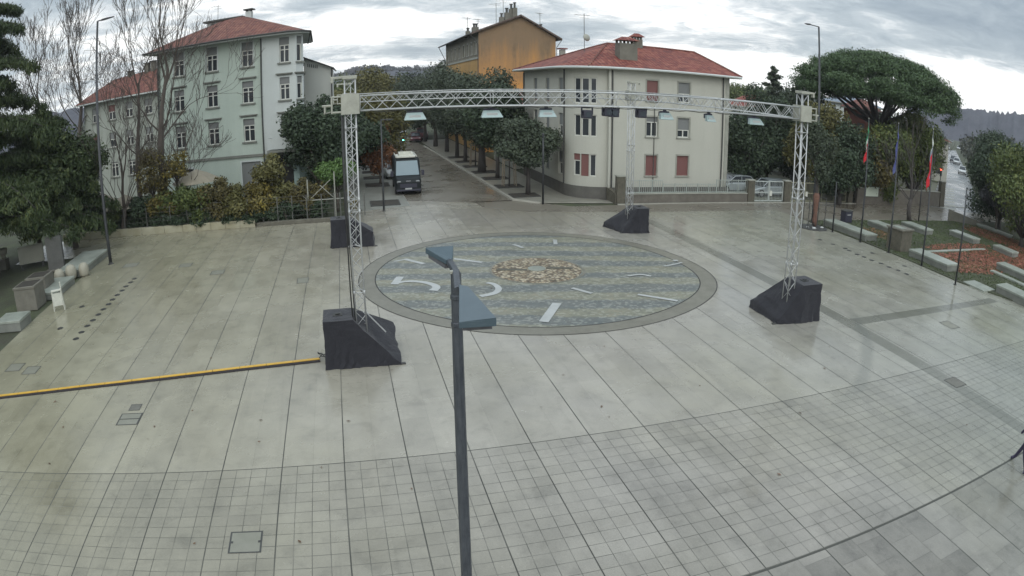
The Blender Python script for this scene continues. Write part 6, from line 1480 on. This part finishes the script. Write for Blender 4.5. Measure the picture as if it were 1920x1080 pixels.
cedar('shorter cedar with lighter drooping boughs beside the tall one', -20.2, 39.2, 9.6, .28, 9, 2.6, 24, 32000, rmax=4.6)
cedar('low dark cedar behind the concrete planters', -26.4, 31.0, 8.5, .28, 12, 2.8, 22, 30000, rmax=5.0)
tree('evergreen_tree', 'dense dark evergreen between the cedars and the pale house', *(-19.046, 40.771), 2.4, 7.4, 2.6, LC, 16000, .18, .2, seed=61, nb=18)
tree('evergreen_tree', 'broad dark evergreen behind the cedars', *(-21.494, 39.535), 2.4, 8.4, 4.2, LC, 16000, .22, .2, seed=62, nb=18)
# hedge and shrubs behind the low wall
def shrub(label, x, y, h, r, m, seed, n=2600, size=.13, ry=None, z0=.1, name='shrub', group='shrubs behind the low wall'):
    R_ = random.Random(seed); t = thing(name, label, 'shrub', (x, y, 0), 0, group); st = MB()
    for k_ in range(6):
        a = R_.uniform(0, 2 * PI); st.path([(0.1 * math.cos(a), .1 * math.sin(a), 0), (r * .3 * math.cos(a), r * .3 * math.sin(a), h * .5), (r * .6 * math.cos(a), r * .6 * math.sin(a), h * .85)], [.035, .025, .01], 5)
    st.build('stems', M['bark'], t); leaves('foliage', blobs(0, 0, z0, h, r, ry or r, 10, R_, (.3, .55)), n, size, m, t, seed); return t
HS = [(-20.4, 45.6, 2.5, 1.3, LD_, 'dark green shrub at the cedar end of the hedge'), (-18.2, 45.1, 2.4, 1.3, LD_, 'dark green shrub second from the cedar end of the hedge'), (-16.2, 44.6, 2.3, 1.2, LM, 'mid green shrub third from the cedar end of the hedge'),
      (-14.4, 44.0, 2.4, 1.2, LD_, 'dark shrub below the pale parasol'), (-12.8, 43.6, 2.6, 1.1, LY, 'bright yellow autumn shrub at the middle of the hedge'), (-11.4, 43.2, 2.9, 1.2, LM, 'green shrub between the bright yellow one and the beige parasol'),
      (-9.9, 42.9, 2.9, 1.2, LM, 'green shrub directly in front of the large beige parasol'), (-8.5, 42.8, 3.1, 1.1, LB, 'tall russet shrub in front of the garage door'), (-7.2, 42.6, 2.6, 1.0, LV, 'olive shrub with yellow tips between the russet and the yellow one'),
      (-5.9, 42.5, 2.5, 1.0, LY, 'yellow shrub below the porch of the green block'), (-4.5, 42.7, 2.4, 1.0, LV, 'olive yellow shrub next to the crossed metal frame'), (-3.0, 42.9, 2.6, 1.0, LB, 'brownish yellow shrub behind the crossed metal frame')]
for i, (x, y, h, r_, m_, l) in enumerate(HS):
    shrub(l, x, y, h, r_ * 1.25, m_, 100 + i, 5200, .12)
    shrub(l.replace('shrub', 'low undergrowth shrub'), x + .5, y - .9, 1.25, 1.05, LD_, 200 + i, 1600, .13, ry=.5, group='low dark undergrowth along the fence')
shrub('small yellowish shrub at the street corner beside the crossed frame', .0, 42.2, 1.6, .5, LY, 301, 700, .11)
tree('small_tree', 'small olive coloured tree in front of the porch of the green block', *(-5.048, 43.709), 1.7, 4.4, 1.25, LV, 3600, .14, .09, seed=71, nb=9)
tree('small_tree', 'small russet tree in front of the big bare trees', *(-13.514, 43.447), 2.6, 5.4, 1.7, LB, 2400, .15, .1, seed=72, nb=8, bm=M['barkb'])
tree('small_tree', 'thin yellow leaved tree at the foot of the thickest bare tree', *(-11.731, 43.444), 3.4, 5.4, 1.2, LY, 900, .14, .09, seed=73, nb=7, bm=M['barkb'])
tree('small_tree', 'fresh green small tree below the big dark magnolia', -.75, 43.9, 1.5, 3.7, 1.35, LL, 5200, .14, .10, seed=74, nb=10)
tree('magnolia_tree', 'big dark evergreen tree between the green block and the lattice mast', *(-1.827, 47.965), 1.2, 7.9, 2.35, LD_, 16000, .19, .22, ry=2.4, seed=75, nb=18)
tree('evergreen_tree', 'dark evergreen behind the two masts in line', *(0.222, 56.0), 1.5, 7.2, 2.6, LD_, 13000, .2, .2, seed=76, nb=16)
tree('olive_tree', 'large olive green tree behind the short street lamp', *(2.496, 65.953), 1.6, 7.9, 3.2, LV, 13000, .2, .22, seed=77, nb=18)
tree('olive_tree', 'olive brown tree farther up the street, beyond the large olive green one', -0.6, 82, 2.0, 8.2, 3.6, LV, 9000, .24, .22, seed=78, nb=16)
tree('autumn_tree', 'orange leaved tree over the planting beds beside the dark van', 2.75, 55.5, 1.0, 5.2, 1.15, LA, 4200, .14, .09, seed=79, nb=10)
tree('autumn_tree', 'second orange leaved tree directly behind the first', 2.6, 64.2, 1.0, 5.4, 1.3, LA, 3600, .16, .09, seed=80, nb=10)
# street trees on the villa pavement
ST = [(12.95, 46.25, 2.35, 5.65, 2.45, .17, 'street tree with a dark round crown in front of the rounded villa corner'), (12.6, 50.5, 2.9, 5.2, 1.0, .06, 'slender young street tree between wooden stakes, second in the row'),
      (12.75, 55.2, 2.6, 8.4, 2.4, .17, 'third street tree on the villa pavement, thin dark trunk'), (12.3, 59.6, 2.7, 9.6, 3.1, .36, 'fourth street tree on the villa pavement with the thickest trunk'),
      (12.6, 64.2, 3.0, 5.6, 1.0, .06, 'slender young street tree between stakes, fifth in the row'), (12.4, 68.6, 2.7, 9.3, 3.0, .20, 'sixth street tree on the villa pavement'),
      (12.3, 73.2, 2.7, 9.8, 3.2, .22, 'seventh street tree on the villa pavement'), (12.2, 80.0, 2.7, 10.2, 3.6, .25, 'eighth street tree on the villa pavement'), (11.9, 88.0, 2.7, 10.6, 3.9, .28, 'ninth street tree on the villa pavement'), (11.6, 97.0, 2.6, 10.6, 4.0, .28, 'tenth street tree on the villa pavement')]
for i, (x, y, z0, z1, r_, tr, l) in enumerate(ST):
    tree('street_tree', l, x, y, z0, z1, r_, LO if i != 2 else LD_, 14000 if i == 0 else (1600 if r_ < 1.5 else 9000), .15 if i == 0 else .19, tr, seed=130 + i, nb=20, group='street trees on the villa pavement', bm=M['barkd'], z=.1)
BK = [(4.5, 104, 11.0, 4.4, LV, 'olive green tree where the van side of the street ends'), (12.0, 108, 12.0, 5.0, LO, 'tall dark tree at the far end of the street, villa side'), (17.5, 112, 12.5, 5.0, LO, 'dark tree in front of the ochre house windows'), (0.5, 118, 10.6, 5.0, LM, 'green tree far up the street beyond the brownish one'), (8.5, 135, 11.2, 5.5, LO, 'dark tree closing the view at the end of the street'), (-4, 96, 8.8, 4.0, LB, 'brownish tree behind the olive trees beside the street')]
for i, (x, y, z1, r_, m_, l) in enumerate(BK): tree('background_tree', l, x, y, 2.0, z1, r_, m_, 8000, .3, .28, seed=160 + i, nb=16, group='trees at the end of the street', bm=M['barkd'])
# umbrella pine
def pine():
    x, y = 49.2, 47.0; t = thing('umbrella_pine', 'huge umbrella pine with a flat domed dark green crown', 'tree', (x, y, 0)); R_ = random.Random(17); tr = MB()
    tr.path([(1.9, -1.6, 0), (1.4, -1.2, 2.6), (.6, -.5, 5.2), (0, 0, 6.9)], [.52, .44, .40, .36], 10); B = []
    for k_ in range(17):
        a = 2 * PI * k_ / 17 + R_.uniform(-.2, .2); L_ = R_.uniform(4.0, 8.2) if k_ % 3 else R_.uniform(2.0, 4.0); c_, s_ = math.cos(a), math.sin(a)
        tr.path([(0, 0, 6.4 + R_.uniform(0, .6)), (L_ * .35 * c_, L_ * .35 * s_, 8.0 + R_.uniform(-.3, .4)), (L_ * .7 * c_, L_ * .7 * s_, 9.5), (L_ * c_, L_ * s_, 10.3 + R_.uniform(0, .6))], [.24, .17, .11, .05], 6)
    for k_ in range(330):
        a = R_.uniform(0, 2 * PI); q_ = math.sqrt(R_.random()); rr = 8.7 * q_; zt = 9.5 + 5.0 * math.sqrt(max(0, 1 - (rr / 9.2) ** 2)); k2 = R_.uniform(.9, 1.35)
        B.append((rr * math.cos(a), rr * math.sin(a), zt - .35 - R_.random() ** 2 * 2.2, k2, k2, .55))
    for k_ in range(140):
        a = R_.uniform(0, 2 * PI); q_ = math.sqrt(R_.random()); rr = 8.6 * math.sqrt(q_); B.append((rr * math.cos(a), rr * math.sin(a), 10.0 + R_.uniform(-.7, 1.6) * (1.15 - q_), 1.2, 1.2, .55, .8))
    tr.build('trunk', M['barkd'], t, smooth=True); leaves('crown', B, 170000, .115, LP_, t, 17, aspect=1.8, shell=.3); return t
pine()
# trees behind the right wall and along the far right road
RT = [((36.83, 49.875), 1.2, 9.6, 3.4, LD_, 'tall dark evergreen behind the two parked silver cars', 12000), ((32.952, 47.73), .8, 6.6, 2.2, LD_, 'lower dark evergreen touching the villa corner', 7000),
      ((41.35, 51.441), 1.2, 9.9, 3.4, LO, 'dark broad tree behind the flagpole-side mast', 12000), ((38.19, 43.652), 1.2, 8.2, 2.6, LV, 'olive tinged tree between the mast and the umbrella pine', 9000),
      ((38.302, 40.853), .8, 6.8, 2.7, LD_, 'dark tree behind the olive gates', 9000), ((42.541, 42.311), .6, 6.2, 2.6, LB, 'brown tinged tree behind the green, white and red flag', 8000),
      ((45.602, 42.006), .6, 7.6, 3.0, LM, 'mid green tree behind the dark blue flag', 9000), ((50.547, 42.438), .8, 8.8, 3.4, LM, 'round green tree under the umbrella pine crown, by the road', 11000),
      ((72.954, 60.85), 1.0, 9.0, 3.6, LO, 'dark tree beside the long straight road, next to the umbrella pine', 7000), ((68.12, 41.948), 1.0, 8.4, 4.3, LD_, 'dark tree beside the row of cars on the long straight road', 12000),
      ((52.983, 32.2), 1.0, 7.6, 4.0, LD_, 'large dark tree behind the lawn, beyond the small loose one', 13000), ((48.215, 26.464), .8, 7.9, 4.2, LM, 'greener tree behind the lawn and the stakes', 10000),
      ((93.161, 58.49), 1.0, 8.5, 5.0, LO, 'dark tree behind the first white car on the long straight road', 9000), ((73.991, 106.889), 3.0, 10.4, 7.0, LM, 'distant greenish grove tree behind the small red roof', 6000),
      ((81.82, 125.72), 3.0, 10.8, 7.0, LB, 'distant brownish tree just beyond the villa roof corner', 6000), ((61.287, 58.898), .5, 8.2, 5.0, LD_, 'dark tree filling the gap behind the flags', 9000)]
for i, (p, z0, z1, r_, m_, l, n_) in enumerate(RT): tree('background_tree', l, p[0], p[1], z0, z1, r_, m_, n_, .2 if r_ < 4.5 else .3, .24, seed=400 + i, nb=18, group='trees beyond the boundary wall', bm=M['barkd'])
# conifer with a pointed top
def conifer(label, x, y, h, r_, seed, m_, n=9000, z0=1.2):
    t = thing('conifer', label, 'tree', (x, y, 0), 0); R_ = random.Random(seed); tr = MB(); tr.path([(0, 0, 0), (0, 0, h * .5), (0, 0, h)], [.26, .16, .03], 8); B = []
    for k_ in range(44):
        s = k_ / 43; z = z0 + (h - z0) * s; L_ = r_ * (1 - s) ** .8 * R_.uniform(.7, 1.1) + .12; a = k_ * 2.4; tr.path([(0, 0, z), (L_ * math.cos(a), L_ * math.sin(a), z + .12 * L_)], [.05, .012], 4)
        for q_ in (.35, .7, 1.0): B.append((L_ * q_ * math.cos(a), L_ * q_ * math.sin(a), z + .1 * L_ * q_, .30 + .24 * L_ * (1.1 - q_ * .6), .30 + .24 * L_ * (1.1 - q_ * .6), .20 + .05 * L_))
    tr.build('trunk', M['barkd'], t); leaves('crown', B, n, .2, m_, t, seed, aspect=2.0, shell=.3)
conifer('pointed conifer with a thin top rising above the other trees', *(44.955, 60.033), 11.68, 3.4, 5, LO, 9000, 1)
conifer('dark conifer beside the pointed one, nearer the umbrella pine', *(45.362, 55.913), 10.09, 3.2, 6, LB, 8000, 1)
# wrapped tree in the guard
t = tree('wrapped_tree', 'dark tree with its lower trunk wrapped in red-brown cloth, inside the round guard', 28.75, 33.0, 3.2, 7.2, 1.15, LO, 3400, .14, .13, seed=90, nb=9, bm=M['barkd'])
MB().lathe((0.03, 0, 0), [(.15, .1), (.17, .5), (.14, 1.0), (.18, 1.6), (.24, 2.1), (.15, 2.3)], 12).build('trunk_wrap', stone('red brown jute wrap', (0.085, 0.045, 0.035), (0.18, 0.095, 0.065), 9, .9), t, smooth=True)
# small trees on the right lawn
tree('small_dark_tree', 'small loose dark tree on the lawn', *(50.536, 31.052), 1.6, 5.2, 2.3, LG, 4600, .16, .12, seed=91, nb=14, bs=(.2, .4))
tree('lawn_tree', 'bushy dark tree among the red leaves beside the stakes', *(57.863, 32.719), 2.0, 7.0, 3.0, LD_, 7000, .18, .16, seed=92, nb=14)
stakes('wooden stakes standing on the lawn', *(57.556, 32.31), 2.3, .05, .7)
# far wood along the left ridge and hillside: reads as one mass
R_ = random.Random(77); B = []
HLr = [(-47.309, 688.376, 24.588), (-11.342, 689.907, 24.063), (19.075, 689.736, 30.578), (62.85, 687.132, 28.378), (106.236, 681.773, 26.912), (154.442, 672.494, 25.004), (222.675, 653.082, 20.433)]
for (a, b) in zip(HLr, HLr[1:]):
    for k_ in range(26):
        s = R_.random(); x, y, z = [a[i] + (b[i] - a[i]) * s for i in range(3)]; r_ = R_.uniform(2.5, 7.0)
        B.append((x, y + R_.uniform(-6, 6), z + R_.uniform(-2, 2.2), r_, r_, R_.uniform(1.5, 3.6)))
tag(leaves('ridge_wood', B, 14000, 1.9, leafmat('distant bare wood', (0.05, 0.048, 0.05), (0.085, 0.078, 0.078), (0.12, 0.11, 0.10)), None, 5), kind='stuff')
B = []
for k_ in range(240):
    d_ = R_.uniform(150, 420); a = R_.uniform(-0.40, 0.22); r_ = R_.uniform(4, 8); B.append((d_ * math.sin(a), d_ * math.cos(a), R_.uniform(2, 5) + max(0, (d_ - 150)) * .012, r_, r_, R_.uniform(3, 5)))
tag(leaves('valley_wood', B, 42000, 1.0, leafmat('valley trees', (0.035, 0.045, 0.032), (0.06, 0.068, 0.045), (0.10, 0.085, 0.055)), None, 6), kind='stuff')
B = []
for k_ in range(200):
    d_ = R_.uniform(95, 330); a = R_.uniform(0.52, 1.15)
    if .875 < a < .958: continue
    r_ = R_.uniform(3.0, 5.5) * (.55 if .80 < a < 1.03 else 1); B.append((d_ * math.sin(a), d_ * math.cos(a), R_.uniform(2, 4.4), r_, r_, R_.uniform(3, 4.5)))
tag(leaves('valley_wood', B, 46000, .8, leafmat('valley trees right', (0.032, 0.042, 0.028), (0.055, 0.06, 0.04), (0.085, 0.075, 0.05)), None, 7), kind='stuff')
# ------------------------------------------------------------------ damp air
hz = MB().b2(-960, 960, -210, 1060, -3.2, 75).build('haze', mat('damp air', (1, 1, 1)))
hz['kind'] = 'stuff'
nt = hz.data.materials[0].node_tree; nt.nodes.clear()
v_ = nt.nodes.new('ShaderNodeVolumePrincipled'); o_ = nt.nodes.new('ShaderNodeOutputMaterial'); nt.links.new(v_.outputs[0], o_.inputs['Volume'])
v_.inputs['Color'].default_value = (0.92, 0.95, 1.0, 1); v_.inputs['Density'].default_value = 0.00033; v_.inputs['Anisotropy'].default_value = 0.3
